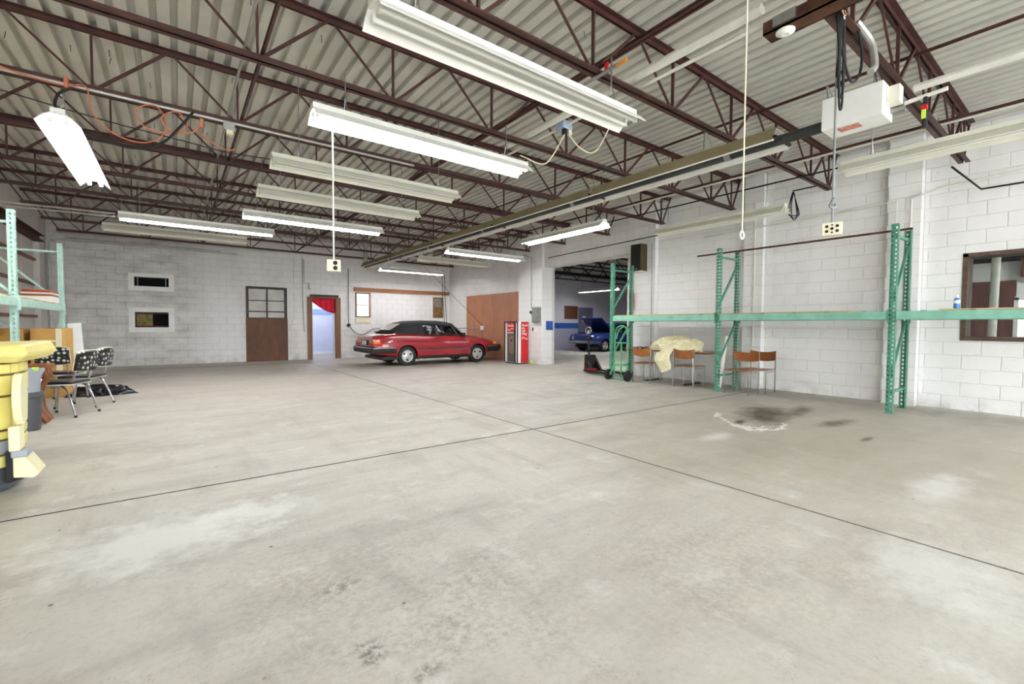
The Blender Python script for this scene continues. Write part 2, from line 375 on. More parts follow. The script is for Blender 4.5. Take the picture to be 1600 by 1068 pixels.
def thing(name, label, cat, loc=(0, 0, 0), rz=0, group=None):
    o = bpy.data.objects.new(name, None); COL.objects.link(o); o.empty_display_size = .1
    o.location = loc; o.rotation_euler = (0, 0, rz)
    return tag(o, label, cat, group)
def one(name, mb, mat, label, cat, group=None, **kw):
    return tag(mb.build(name, mat, None, **kw), label, cat, group)
def struct(name, mb, mat, label=None, **kw):
    o = mb.build(name, mat, None, **kw); return tag(o, label, None, None, 'structure')
def copy_tree(o, parent=None):
    c = o.copy(); COL.objects.link(c); c.parent = parent
    for ch in list(o.children): copy_tree(ch, c)
    return c
def place(root, loc, rz, label, first):
    o = root if first else copy_tree(root)
    o.location = loc; o.rotation_euler = (0, 0, rz); o['label'] = label
    return o
def text_mesh(txt, size, name='lettering', depth=.004, bold=True):
    cu = bpy.data.curves.new('t', 'FONT'); cu.body = txt; cu.size = size; cu.extrude = depth; cu.align_x = 'LEFT'
    if bold: cu.offset = size*.018
    t = bpy.data.objects.new('t', cu); COL.objects.link(t)
    dg = bpy.context.evaluated_depsgraph_get()
    me = bpy.data.meshes.new_from_object(t.evaluated_get(dg)); me.name = name
    bpy.data.objects.remove(t); bpy.data.curves.remove(cu)
    return me
def text_obj(txt, size, mat, parent, loc, rot, name='lettering', sx=1.0):
    me = text_mesh(txt, size, name); me.materials.clear(); me.materials.append(M[mat])
    o = bpy.data.objects.new(name, me); COL.objects.link(o); o.parent = parent; o.location = loc; o.rotation_euler = rot; o.scale = (sx, 1, 1)
    return o
ORD = ['first', 'second', 'third', 'fourth', 'fifth', 'sixth', 'seventh', 'eighth', 'ninth', 'tenth', 'eleventh', 'twelfth']
# ------------------------------------------------------------------ setting
XL, XR, YB, YF, ZD = -2.9, 9.88, 17.95, -4.0, 4.46

# floor: four slabs with recessed control joints over a dark bed
fl = struct('floor', B(XL-.3, YF-6, -.25, 26, YB+3.2, -.004), 'joint', 'stained grey concrete floor with saw-cut joints')
g = .011
for (x0, x1, y0, y1) in ((XL-.3, 3.57-g, YF-6, 4.32-g*1.6), (3.57+g, 10.1, YF-6, 4.32-g*1.6), (XL-.3, 3.57-g, 4.32+g*1.6, YB+3.2), (3.57+g, 10.1, 4.32+g*1.6, YB+3.2), (10.1+g, 26, YF-6, YB+3.2)):
    B(x0, y0, -.14, x1, y1, 0).build('floor_slab', 'floor', fl)

# --- block laying
camP = Vector((0, 0, 1.3))
def chamfer_block(u0, u1, v0, v1, dep, ch=.006):
    """front at n=0, back at n=dep; returns verts in (u,v,n)"""
    q = lambda a, b, n: [(a0, b0, n) for a0, b0 in ((u0+a, v0+a), (u1-a, v0+a), (u1-a, v1-a), (u0+a, v1-a))]
    vsx = q(ch, 0, 0)+q(0, 0, ch)+q(0, 0, dep)
    fs = [(0, 1, 2, 3)]
    for o in (0, 4):
        for i in range(4): fs.append((o+i, o+(i+1) % 4, o+4+(i+1) % 4, o+4+i))
    return vsx, fs
def rect_minus(r, hs):
    out = [r]
    for (a0, a1, b0, b1) in hs:
        nx = []
        for (u0, u1, v0, v1) in out:
            if a1 <= u0 or a0 >= u1 or b1 <= v0 or b0 >= v1: nx.append((u0, u1, v0, v1)); continue
            if u0 < a0: nx.append((u0, a0, v0, v1))
            if u1 > a1: nx.append((a1, u1, v0, v1))
            c0, c1 = max(u0, a0), min(u1, a1)
            if v0 < b0: nx.append((c0, c1, v0, b0))
            if v1 > b1: nx.append((c0, c1, b1, v1))
        out = nx
    return out
BL, BH = .432, .216
def lay(regions, parent, mat, tomap, hole=(), seen=None, limit=300):
    """regions: (plane, u0,u1,v0,v1,depth). tomap(u,v,n,plane) -> world"""
    items = []
    for (plane, u0, u1, v0, v1, dep, off) in regions:
        r = 0; z = 0.0
        while z < v1-.01:
            z1 = z+BH; x = u0-((r % 2)*BL/2+off) ; 
            while x < u1-.01:
                a0, a1, b0, b1 = max(x, u0), min(x+BL, u1), max(z, v0), min(z1, v1)
                if a1-a0 > .02 and b1-b0 > .02:
                    for (c0, c1, d0, d1) in rect_minus((a0, a1, b0, b1), hole):
                        if c1-c0 > .02 and d1-d0 > .015: items.append((c0+.003, c1-.003, d0+.003, d1-.003, dep, plane))
                x += BL
            z = z1; r += 1
    def score(it):
        p = tomap((it[0]+it[1])/2, (it[2]+it[3])/2, 0, it[5])
        d = (Vector(p)-camP); dep = d.dot(fw)
        if dep < .5: return -1
        px_, py_ = 800+699.7*d.dot(r2)/dep, 534-699.7*d.dot(u2)/dep
        if not (-20 < px_ < 1620 and -20 < py_ < 1088): return -1
        if seen and not seen(Vector(p)): return -1
        return (it[1]-it[0])*(it[3]-it[2])/dep**2
    items.sort(key=score, reverse=True)
    cache = {}; rest = MB()
    for i, it in enumerate(items):
        lu, lv = it[1]-it[0], it[3]-it[2]
        if i < limit and score(it) > 0:
            key = (round(lu, 3), round(lv, 3), it[4])
            if key not in cache:
                vv, ff = chamfer_block(0, lu, 0, lv, it[4]); m_ = MB()
                o0 = Vector(tomap(0, 0, 0, 0))
                m_.add([Vector(tomap(a, b, n, 0))-o0 for a, b, n in vv], ff)
                cache[key] = m_.mesh('block', mat)
            o = bpy.data.objects.new('block', cache[key]); COL.objects.link(o); o.parent = parent
            o.location = Vector(tomap(it[0], it[2], 0, it[5]))-parent.location
        else:
            vv, ff = chamfer_block(it[0], it[1], it[2], it[3], it[4])
            rest.add([tomap(a, b, n, it[5]) for a, b, n in vv], ff)
    if rest.v:
        o = rest.build('block_courses', mat, parent); o['kind'] = 'stuff'

# right wall: mortar core, then blocks (recessed panels, piers, doorway to the next bay, office window)
RW = MB()
J = .008
def core(x, y0, y1, z0, z1, x1=10.28): RW.box(x+J, y0, z0, x1, y1, z1)
core(9.88, YF, -.75, 0, ZD+.1); core(9.88, -.75, 1.4, 0, 1.16); core(9.88, -.75, 1.4, 2.45, ZD+.1); core(9.88, 1.4, 7.83, 0, ZD+.1)
core(9.84, 2.35, 4.35, 1.27, ZD+.1); core(9.84, 4.75, 6.95, 1.27, ZD+.1)
for (a, b) in ((1.9, 2.35), (4.35, 4.75), (6.95, 7.83), (11.33, 12.62)): core(9.72, a+J, b-J, 0, ZD+.1)
core(9.8, 7.83, 11.33, 3.25, ZD+.1); core(9.88, 12.62, YB+.3, 0, ZD+.1)
wr = struct('wall_right', RW, 'mortar', 'white painted block wall with piers on the right')
mapR = lambda u, v, n, p: (p+n, u, v)
regs = [(9.88, YF, 1.9, 0, 4.42, .1, 0), (9.88, 2.35, 4.35, 0, 1.27, .1, .1), (9.84, 2.35, 4.35, 1.27, 4.42, .12, .1),
        (9.88, 4.75, 6.95, 0, 1.27, .1, .2), (9.84, 4.75, 6.95, 1.27, 4.42, .12, .2),
        (9.72, 1.9, 2.35, 0, 4.42, .2, 0), (9.72, 4.35, 4.75, 0, 4.42, .2, 0), (9.72, 6.95, 7.83, 0, 4.42, .3, 0), (9.8, 7.83, 11.33, 3.25, 4.42, .2, .1),
        (9.72, 11.33, 12.62, 0, 4.42, .45, 0), (9.88, 12.62, 17.95, 0, 4.42, .1, .1)]
lay(regs, wr, 'wall', mapR, hole=[(-.75, 1.4, 1.16, 2.45)])

# back wall with its openings
holesB = [(-1.02, -.18, 2.46, 2.74), (-1.02, -.2, 1.19, 1.66), (1.97, 3.18, 1.5, 2.57), (3.98, 5.0, -.1, 2.32), (5.7, 6.26, 1.62, 2.57), (9.09, 9.53, 1.64, 2.51)]
BW = MB()
for (a0, a1, b0, b1) in rect_minus((XL-.3, 10.3, 0, ZD+.1), holesB): BW.box(a0, YB+J, b0, a1, YB+.3, b1)
wb = struct('wall_back', BW, 'mortar_back', 'painted block wall at the back, sooty grey towards the left')
lay([(YB, XL, 9.9, 0, 4.42, .1, .06)], wb, 'wall_back', lambda u, v, n, p: (u, p+n, v), hole=holesB)

# left wall: upper header over a boarded-up bay
LW = MB().box(XL-.3, YF, 3.55, XL, YB, ZD+.1).box(XL-.3, YF, 0, XL, -1, 3.55).box(XL-.3, 17.2, 0, XL, YB, 3.55).box(XL-.3, 6.0, 0, XL, 9.0, 3.55).box(XL-.3, -1, 0, XL-.22, 17.2, 3.55)
wl = struct('wall_left', LW, 'wall_left', 'off-white side wall with a boarded-up bay')
for i in range(7):
    y = 9.0+i*1.17
    B(XL-.18, y+.008, 0, XL-.12, min(y+1.162, 17.2), 3.5).build('panel', 'wall_left', wl, bevel=.004)
for z in (1.45, 2.3, 2.95):
    B(XL-.12, 9.0, z, XL-.06, 17.15, z+.07).build('rail', 'doorwood', wl)
LB = MB().box(XL-.1, 9, 3.47, XL+.1, 17.2, 3.5).box(XL-.1, 9, 3.62, XL+.1, 17.2, 3.645).box(XL-.01, 9, 3.5, XL+.01, 17.2, 3.62)
one('lintel_beam', LB, 'rust', 'rusty steel lintel beam across the boarded bay in the left wall', 'beam')

# front wall, behind the camera: two unseen open bay doors added to let daylight in
FW = MB()
for (a, b) in ((XL-.3, -2.3), (3.2, 3.9), (9.3, 10.28)): FW.box(a, YF-.3, 0, b, YF, 3.9)
FW.box(XL-.3, YF-.3, 3.9, 10.28, YF, ZD+.1)
struct('wall_front', FW, 'wall', 'white block wall with two unseen open bay doors added for daylight')

# corrugated roof deck
def deck(name, x0, x1, y0, y1, z, label):
    pts = []; x = x0; P = .172
    while x < x1:
        pts += [(x, z), (x+.104, z), (x+.113, z+.058), (x+.163, z+.058)]; x += P
    mb = MB(); n = len(pts)
    top = [(a, b+.012) for a, b in pts]
    ring = lambda y: [(a, y, b) for a, b in pts]+[(a, y, b) for a, b in reversed(top)]
    mb.loft([ring(y0), ring(y1)], closed_ring=True, caps=True)
    return struct(name, mb, 'deck', label)
ce = deck('ceiling', XL-.3, 10.3, YF-.3, YB+.3, ZD, 'corrugated galvanised metal roof deck')
scr = MB().cyl((0, 0, -.075), (0, 0, .01), .0035, 5).mesh('screw', 'blacksteel')
for i in range(110):
    x = XL+.4+rnd.random()*12; y = 1+rnd.random()*14
    x = XL-.3+round((x-XL+.3)/.172)*.172+.05
    o = bpy.data.objects.new('screw', scr); COL.objects.link(o); o.parent = ce; o.location = Vector((x, y, ZD))-ce.location
    o.rotation_euler = (rnd.uniform(-.2, .2), rnd.uniform(-.2, .2), 0)

# ---- rooms seen through openings
# next bay beyond the doorway in the right wall
wa = struct('wall_back_next_bay', B(10.28, YB, 0, 26, YB+.3, 4.6), 'wall_adj', 'two-tone wall with a blue stripe in the next bay, lavender cast of its light in the colour')
struct('wall_right_next_bay', B(25.7, 4, 0, 26, YB, 4.6), 'wall_adj')
struct('wall_front_next_bay', B(10.28, 3.6, 0, 26, 3.9, 4.6), 'wall_adj')
B(10.286, 11.322, 1.16, 10.3, 11.33, 1.46)
deck('ceiling_next_bay', 10.28, 26, 3.6, YB+.3, 4.2, 'pale metal roof deck of the next bay')
d = struct('door_1', B(18.15, YB-.05, 0, 19.12, YB-.003, 2.28), 'doorgrey', 'grey steel door in the next bay')
for a in ((18.07, 0, 18.15, 2.34), (19.12, 0, 19.2, 2.34), (18.15, 2.28, 19.12, 2.34)):
    B(a[0], YB-.07, a[1], a[2], YB-.003, a[3]).build('door_frame', 'doorgrey', d)
B(18.35, YB-.065, 1.55, 18.62, YB-.05, 1.85).build('notice', 'cream', d)
MB().lathe([(.035, -.05), (.035, 0)], (19.03, YB-.05, 1.05), 10, 'y').build('handle', 'steel', d)
one('wall_board', B(17.0, YB-.04, 1.68, 18.0, YB-.003, 2.4), 'ply_dark', 'square brown board on the white wall of the next bay', 'board')
t = B(17.04, YB-.05, 1.66, 17.06, YB-.041, 1.67)

# room behind the back doorway
RM = MB()
RM.box(3.2, 20.9, 0, 6.6, 21.1, 2.9).box(3.0, YB+.3, 0, 3.2, 21.1, 2.9).box(6.6, YB+.3, 0, 6.8, 21.1, 2.9).box(3.0, YB+.3, 2.9, 6.8, 21.1, 3.0)
struct('wall_back_room', RM, 'bluedoor', 'pale blue walls of the small room behind the doorway')
b = struct('baseboard_back_room', B(3.2, 20.86, 0, 6.6, 20.9, .12), 'white')
struct('trim_1', B(3.2, 20.87, 1.75, 6.6, 20.9, 1.98), pm('blue_trim', C(158, 178, 228), .6), 'blue painted band in the small back room')
dl = thing('added_room_lamp', 'unseen ceiling lamp added to light the small blue room behind the doorway', 'lamp', (4.6, 19.6, 2.8))  # unseen lamp, added to light the blue room
MB().lathe([(.16, .1), (.16, .06), (.02, .06)], (4.6, 19.6, 2.8), 16).build('base', 'white', dl)
MB().lathe([(.14, .06), (.15, .0), (.1, -.06), (.01, -.08)], (4.6, 19.6, 2.8), 16).build('shade', emat('added_lamp_glow', (.9, .93, 1, 1), 75), dl, smooth=True)
# dark duct boxes behind the two wall openings
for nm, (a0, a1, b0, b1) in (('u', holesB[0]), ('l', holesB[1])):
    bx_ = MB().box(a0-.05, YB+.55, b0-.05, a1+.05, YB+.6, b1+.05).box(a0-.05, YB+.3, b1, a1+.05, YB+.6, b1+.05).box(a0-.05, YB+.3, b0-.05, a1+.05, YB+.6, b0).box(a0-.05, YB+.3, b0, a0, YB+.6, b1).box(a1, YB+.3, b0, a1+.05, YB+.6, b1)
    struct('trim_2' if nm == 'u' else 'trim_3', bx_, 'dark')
# office seen through the interior window
OF = MB()
OF.box(13.3, -3, 0, 13.4, 3.6, 3.3).box(10.28, 3.5, 0, 13.4, 3.6, 3.3).box(10.28, -3.1, 0, 13.4, -3, 3.3)
struct('wall_office', OF, 'wall', 'white block walls of the office behind the interior window')
struct('ceiling_office', B(10.28, -3.1, 3.1, 13.4, 3.6, 3.2), 'wall')
of = struct('trim_4', B(13.27, 1.14, .02, 13.3, 3.5, 2.2), 'darkframe', 'brown wall panelling in the office')
for i in range(12):
    y = 1.15+i*.196
    B(13.245, y, .02, 13.28, y+.19, 2.17).build('panel', 'panelling', of, bevel=.003)
B(13.24, 1.14, 2.17, 13.3, 3.5, 2.24).build('cap_rail', 'panelling', of)
struct('beam_office', B(13.1, -3, 2.62, 13.28, 3.5, 2.74), 'dark')
for i, y in enumerate((.5, 1.0, 1.5, 2.0, 2.5)):
    one('rafter', B(10.3, y, 2.98, 13.2, y+.06, 3.1), 'doorwood', 'dark ceiling rafter in the office, %s from the near side' % ORD[i], 'rafter', 'office ceiling rafters')
wv = struct('window_5', B(13.26, .2, .9, 13.3, 1.1, 1.85), 'paneday', 'bright office window')
B(13.23, 1.1, .4, 13.3, 1.16, 1.9).build('window_frame', 'white', wv); B(13.23, .1, 1.85, 13.3, 1.16, 1.92).build('window_frame', 'white', wv)
one('wall_box', B(13.1, .3, 2.3, 13.28, 1.08, 2.66), 'panelling', 'dark brown wooden cupboard high on the office wall', 'cupboard')
one('support_pole', MB().tube([(11.5, 1.27, 0), (11.5, 1.25, 1.5), (11.5, 1.23, 3.1)], .058, 14), 'whitepipe', 'white round support pole in the office behind the window', 'pole', smooth=True)

# --- interior window frame in the right wall
wo = struct('window_4', B(9.87, -.75, 1.1, 10.0, 1.42, 1.16), 'rawframe', 'raw wooden frame of the interior window on the right')
B(9.87, 1.36, 1.16, 10.28, 1.42, 2.45).build('window_frame', 'rawframe', wo); B(9.87, -.75, 2.4, 10.28, 1.42, 2.46).build('window_frame', 'rawframe', wo)
B(9.86, -.75, 1.1, 10.28, 1.36, 1.165).build('window_sill', 'rawframe', wo)
B(9.98, -.75, 1.16, 9.986, 1.36, 2.4).build('pane', 'glass', wo)

# --- back wall windows, boards, door
def frame_rect(mb, x0, x1, z0, z1, y0, y1, t):
    mb.box(x0, y0, z0, x0+t, y1, z1).box(x1-t, y0, z0, x1, y1, z1).box(x0+t, y0, z0, x1-t, y1, z0+t).box(x0+t, y0, z1-t, x1-t, y1, z1)
    return mb
w1 = struct('window_1', frame_rect(MB(), 1.93, 3.22, 1.46, 2.62, YB-.03, YB+.1, .08), 'darkframe', 'old dark steel window with dusty panes above a plywood sheet')
B(2.56, YB-.02, 1.54, 2.6, YB+.08, 2.54).build('mullion', 'darkframe', w1); B(2.01, YB-.02, 2.12, 3.14, YB+.06, 2.15).build('glazing_bar', 'darkframe', w1)
B(2.01, YB-.025, 1.73, 3.14, YB+.08, 1.77).build('glazing_bar', 'darkframe', w1)
for (a, b_) in ((2.01, 2.56), (2.6, 3.14)):
    for (c, d_) in ((1.54, 1.73), (1.77, 2.12), (2.15, 2.54)): B(a, YB+.04, c, b_, YB+.05, d_).build('pane', 'pane', w1)
w2 = struct('window_2', frame_rect(MB(), 5.68, 6.28, 1.6, 2.59, YB-.03, YB+.1, .05), 'doorwood', 'small sash window with bright panes beside the long plank')
B(5.73, YB-.02, 2.07, 6.23, YB+.08, 2.12).build('sash_rail', 'cream', w2)
for (c, d_) in ((1.65, 2.07), (2.12, 2.54)): B(5.73, YB+.03, c, 6.23, YB+.05, d_).build('pane', 'paneday', w2)
one('sill_board', frame_rect(MB(), 5.68, 6.26, 1.4, 1.57, YB-.06, YB-.003, .02).box(5.7, YB-.04, 1.42, 6.24, YB-.003, 1.55), 'cream', 'cream boxed panel under the small bright window', 'panel')
w3 = struct('window_3', frame_rect(MB(), 9.07, 9.55, 1.62, 2.53, YB-.03, YB+.1, .045), 'doorwood', 'small dirty window near the back corner')
B(9.11, YB-.02, 2.05, 9.51, YB+.08, 2.09).build('sash_rail', 'doorwood', w3)
B(9.11, YB+.03, 2.09, 9.51, YB+.05, 2.49).build('pane', pm('greenish_pane', C(150, 146, 130), .4, var=.25, scale=12), w3)
B(9.11, YB+.03, 1.66, 9.51, YB+.05, 2.05).build('pane', pm('brown_pane', C(146, 104, 58), .4, var=.3, scale=9), w3)
one('plywood_sheet', B(1.92, YB-.05, 0, 3.23, YB-.003, 1.51), 'ply_dark', 'dark brown plywood sheet under the old steel window', 'plywood', bevel=.003)
one('plank', B(5.62, YB-.07, 2.63, 9.86, YB-.003, 2.78), 'lumber', 'long brown timber plank fixed across the back wall', 'plank', bevel=.004)
one('plywood_sheet', MB().box(9.82, 12.72, .02, 9.875, 14.5, 2.52).box(9.822, 14.506, .02, 9.875, 16.33, 2.52), 'ply_orange', 'large orange-brown plywood sheeting covering the wall by the red car', 'plywood')
for nm, (x0, x1, z0, z1), lab in (('vent_frame', (-1.16, -.04, 2.32, 2.86), 'white framed high slot opening in the grey back wall'), ('vent_frame', (-1.17, -.05, 1.04, 1.8), 'white framed lower opening with raw broken edge in the grey back wall')):
    h = holesB[0] if z0 > 2 else holesB[1]
    mb = MB()
    for (a0, a1, b0, b1) in rect_minus((x0, x1, z0, z1), [h]): mb.box(a0, YB-.045, b0, a1, YB-.002, b1)
    fr = one(nm, mb, 'white', lab, 'vent', bevel=.004)
    if z0 > 2:
        for xx in (h[0]+.06, h[1]-.09): B(xx, YB+.1, h[2], xx+.03, YB+.13, h[3]).build('slat', 'grey', fr)
    else:
        B(h[0]+.02, YB+.25, h[2], h[0]+.42, YB+.29, h[3]).build('liner', pm('old_insulation', C(150, 132, 84), .9, var=.3, scale=12), fr)
        B(h[0], YB+.05, h[3]-.05, h[1], YB+.25, h[3]).build('lining', 'rust', fr); B(h[0], YB+.05, h[2], h[1], YB+.3, h[2]+.05).build('lining', 'rust', fr)
dr = struct('door_2', MB().box(3.9, YB-.05, 0, 4.07, YB+.3, 2.34).box(4.92, YB-.05, 0, 5.1, YB+.3, 2.34).box(4.07, YB-.05, 2.3, 4.92, YB+.3, 2.34), 'doorwood', 'wooden door frame on the back wall with a red curtain')
B(4.0, YB-.07, 2.34, 5.02, YB+.02, 2.43).build('door_header', 'darkframe', dr)
B(4.07, YB+.1, 0, 4.1, YB+.3, 2.3).build('door_jamb', 'white', dr); B(4.88, YB+.1, 0, 4.92, YB+.3, 2.3).build('door_jamb', 'white', dr)
cu = MB(); rings = []
for i in range(25):
    s = i/24; x = 4.085+s*.825
    low = 1.74+.42*(1-s)**1.7
    y = YB+.03+.018*math.sin(s*26)
    n = 6; rings.append([(x, y+.012*math.sin(j*1.3+s*9), 2.3-(2.3-low)*j/n) for j in range(n+1)])
cu.loft(rings, closed_ring=False, caps=False)
o = one('curtain', cu, 'redcloth', 'red cloth gathered across the top of the back doorway', 'curtain', smooth=True)
md = o.modifiers.new('s', 'SOLIDIFY'); md.thickness = .006
# ------------------------------------------------------------------ roof joists
JY = [-.33, 1.41, 3.15, 4.93, 6.65, 8.38, 10.14, 11.88, 13.62, 15.36, 17.1]
NODES = [2.0+1.34*k for k in range(-3, 6)]
ZB, ZT = 3.8, 4.4
def angle_pair(mb, x0, x1, z, flip, y=0):
    """two back-to-back steel angles running in X; flip: horizontal legs at the bottom"""
    for s in (-1, 1):
        yi = y+s*.012
        mb.box(x0, min(yi, yi+s*.006), z, x1, max(yi, yi+s*.006), z+.055)
        zz = z if flip else z+.049
        mb.box(x0, min(yi, yi+s*.055), zz, x1, max(yi, yi+s*.055), zz+.006)
    return mb
def make_joist():
    r = thing('roof_joist', 'joist', 'joist')
    tc = MB(); angle_pair(tc, XL+.02, 9.86, ZT, False); tc.build('top_chord', 'joist', r, local=True)
    bc = MB(); angle_pair(bc, -2.55, 9.62, ZB, True); bc.build('bottom_chord', 'joist', r, local=True)
    cache = {}
    def web(nm, mb, x, key):
        if key not in cache: cache[key] = mb.mesh(nm, 'joist')
        o = bpy.data.objects.new(nm, cache[key]); COL.objects.link(o); o.parent = r; o.location = (x, 0, 0)
    for x in NODES:
        web('web_post', MB().bar((0, 0, ZB+.03), (0, 0, ZT+.03), .032, .02), x, 'v')
        web('web_bar', MB().bar((-.04, 0, ZB+.04), (-.64, 0, ZT+.02), .02, .02), x, 'l')
        web('web_bar', MB().bar((.04, 0, ZB+.04), (.64, 0, ZT+.02), .03, .028), x, 'r')
    MB().bar((9.5, 0, ZB+.03), (9.1, 0, ZT+.02), .024, .024).build('web_bar', 'joist', r, local=True)
    MB().bar((9.5, 0, ZB+.03), (9.5, 0, ZT+.02), .024, .024).build('web_post', 'joist', r, local=True)
    MB().bar((9.55, 0, ZB+.03), (9.84, 0, ZT+.02), .024, .024).build('web_bar', 'joist', r, local=True)
    MB().bar((-2.5, 0, ZB+.03), (-2.84, 0, ZT+.02), .024, .024).build('web_bar', 'joist', r, local=True)
    return r
jo = make_joist()
for i, y in enumerate(JY):
    k = len(JY)-1-i
    lab = ('dark red open-web steel roof joist, %s from the back wall' % ORD[k]) if i else 'dark red open-web steel roof joist nearest the added bay doors'
    o = place(jo, (0, y, 0), 0, lab, i == 0); o['group'] = 'steel roof joists'
# bridging angles tied across the joists
for i, (x, z, lab) in enumerate(((.7, ZB+.062, 'left line of low bridging angle tying the joists'), (3.42, ZB+.062, 'middle line of low bridging angle tying the joists'), (7.72, ZB+.062, 'right line of low bridging angle tying the joists'),
                               (4.02, ZT-.035, 'middle line of high bridging angle under the roof deck'), (6.75, ZT-.035, 'right line of high bridging angle under the roof deck'))):
    one('bridging_angle', MB().box(x-.015, -.4, z, x-.01, 17.2, z+.03).box(x-.015, -.4, z, x+.015, 17.2, z+.005), 'joist', lab, 'steel angle', 'joist bridging')
# next bay roof steel, seen through the doorway
for i, y in enumerate((6, 8, 10, 12, 14, 16)):
    r = thing('roof_joist', 'dark steel roof joist in the next bay, %s from its back wall' % ORD[5-i], 'joist', (0, y, 0), 0, 'next bay roof joists')
    MB().box(10.3, y-.03, 4.12, 25.6, y+.03, 4.18).build('top_chord', 'blacksteel', r); MB().box(10.4, y-.03, 3.55, 25.6, y+.03, 3.6).build('bottom_chord', 'blacksteel', r)
    for k in range(11):
        x = 10.8+k*1.3
        MB().bar((x, y, 3.58), (x+.6, y, 4.15), .03, .03).build('web_bar', 'blacksteel', r); MB().bar((x+1.3, y, 3.58), (x+.6, y, 4.15), .03, .03).build('web_bar', 'blacksteel', r)

# ------------------------------------------------------------------ fluorescent fixtures
FL = 2.64
def fixture(p, axis, lit, label, z=3.3, old=False, chain_to=ZB, hang=True):
    """p: middle of the tubes; axis 'x' or 'y'"""
    r = thing('fluorescent_fixture', label, 'light fixture', (p[0], p[1], z), 0 if axis == 'x' else PI/2, 'ceiling fluorescent fixtures')
    fm = 'fixture_old' if old else 'fixture'
    h = FL/2
    MB().box(-h, -.055, .075, h, .055, .135).build('housing', fm, r, local=True, bevel=.004)
    prof = [(-.17, -.015), (-.165, -.018), (-.10, .045), (-.055, .072), (.055, .072), (.10, .045), (.165, -.018), (.17, -.015), (.105, .055), (.058, .082), (-.058, .082), (-.105, .055)]
    MB().prism(prof, 'x', -h, h).build('reflector', fm, r, local=True)
    for s in (-1, 1):
        t_ = MB().cyl((-h+.04, s*.062, .022), (h-.04, s*.062, .022), .019, 10).build('tube', 'tube_on' if lit else 'tube_off', r, local=True, smooth=True)
        for e in (-1, 1):
            B(e*(h-.04)-.012, s*.062-.02, .0, e*(h-.04)+.012, s*.062+.02, .075).build('lamp_holder', fm, r, local=True, bevel=.003)
    if hang:
        for e in (-1, 1):
            xc = e*(h-.32); top = chain_to-z
            for s in (-1, 1):
                MB().tube([(xc, s*.05, .13), (xc, s*.004, min(top, .5)*.6), (xc, s*.004, top+.02)], .005, 5).build('hanger_chain', 'steel', r, local=True)
    return r
fixture((2.36, 2.93), 'x', False, 'nearest large white fixture with unlit tubes, top centre', chain_to=3.83)
fixture((2.4, 4.69), 'x', True, 'brightly lit fixture below the nearest one, with an outlet cord beside it', chain_to=3.83)
fixture((2.3, 6.33), 'x', False, 'unlit cream fixture just behind the brightest lit one', old=True, chain_to=ZD)
fixture((2.34, 7.86), 'x', False, 'unlit cream fixture, fourth back in the centre column', old=True, chain_to=ZD)
fixture((2.34, 9.7), 'x', True, 'lit fixture, fifth back in the centre column', chain_to=ZD)
fixture((.47, 11.35), 'x', True, 'long lit fixture left of the centre column near the back', chain_to=ZD)
fixture((.1, 12.8), 'x', False, 'unlit strip half hidden behind the long lit one on the left', old=True, chain_to=ZD)
fixture((-.91, 7.65), 'y', True, 'lit fixture at upper left turned towards the camera', chain_to=3.83)
fixture((6.88, 7.43), 'y', True, 'lit fixture right of the tube heater, turned end-on', chain_to=ZD)
fixture((8.47, 4.75), 'y', False, 'unlit fixture close to the right wall above the rack', old=True, chain_to=ZD)
fixture((6.96, .85), 'y', False, 'unlit cream fixture running out of frame at upper right', old=True, chain_to=ZD)
fixture((7.3, 11.0), 'x', True, 'lit fixture in front of the plywood wall, right of the heater', chain_to=ZD)
fixture((7.3, 12.75), 'x', False, 'unlit thin strip above the red car', old=True, chain_to=ZD)
fixture((7.28, 16.0), 'x', True, 'farthest lit fixture, above the red car roof', chain_to=ZD)
fixture((16.45, 15.1), 'y', True, 'lit fixture in the next bay seen through the doorway', z=3.0, chain_to=4.2)
fixture((13.0, 9.0), 'y', True, 'lit fixture added in the next bay for light, hidden by the right wall', z=3.0, chain_to=4.2)  # added out of view to brighten the next bay
fixture((12.6, 6.4), 'x', True, 'unseen lit fixture added in the next bay close behind the right wall', z=3.0, chain_to=4.2)  # extra unseen lamp, added to lift the next bay's brightness
fixture((20.5, 10.0), 'y', True, 'unseen lit fixture added for light deep in the next bay', z=3.0, chain_to=4.2)  # unseen, added to light the far part of the bay
fixture((12.0, -1.0), 'y', True, 'unseen lit fixture added to light the office behind the interior window', z=2.85, chain_to=3.08)  # out of sight, added so the office is lit

# ------------------------------------------------------------------ radiant tube heater hung along the bay
HX, HZ, HY0, HY1 = 5.5, 3.36, 2.15, 16.0
ht = thing('tube_heater', 'long radiant tube heater with white burner box hung under the joists', 'heater', (HX, HY0, HZ))
seg = (HY1-HY0)/5
outer = [(-.2, 0), (-.12, .16), (.12, .16), (.2, 0), (.194, 0), (.116, .153), (-.116, .153), (-.194, 0)]
for i in range(5):
    a, b = HY0+.15+i*seg, HY0+.15+(i+1)*seg-.02
    MB().prism([(HX+u, HZ+v) for u, v in outer], 'y', a, b).build('reflector', 'goldbrown', ht)
    MB().prism([(HX+u*.96, HZ+v-.004) for u, v in [(-.19, .003), (-.116, .152), (.116, .152), (.19, .003), (.184, .003), (.11, .146), (-.11, .146), (-.184, .003)]], 'y', a, b).build('reflector_lining', 'reflector', ht)
    for s in (-1, 1): MB().cyl((HX+s*.2, a, HZ), (HX+s*.2, b, HZ), .011, 8).build('rolled_edge', 'reflector', ht)
    MB().box(HX-.2, a-.03, HZ+.02, HX+.2, a, HZ+.05).build('bracket', 'blacksteel', ht)
MB().cyl((HX, HY0-.3, HZ+.05), (HX, HY1+.2, HZ+.05), .055, 14).build('burner_tube', 'pipeblack', ht, smooth=True)
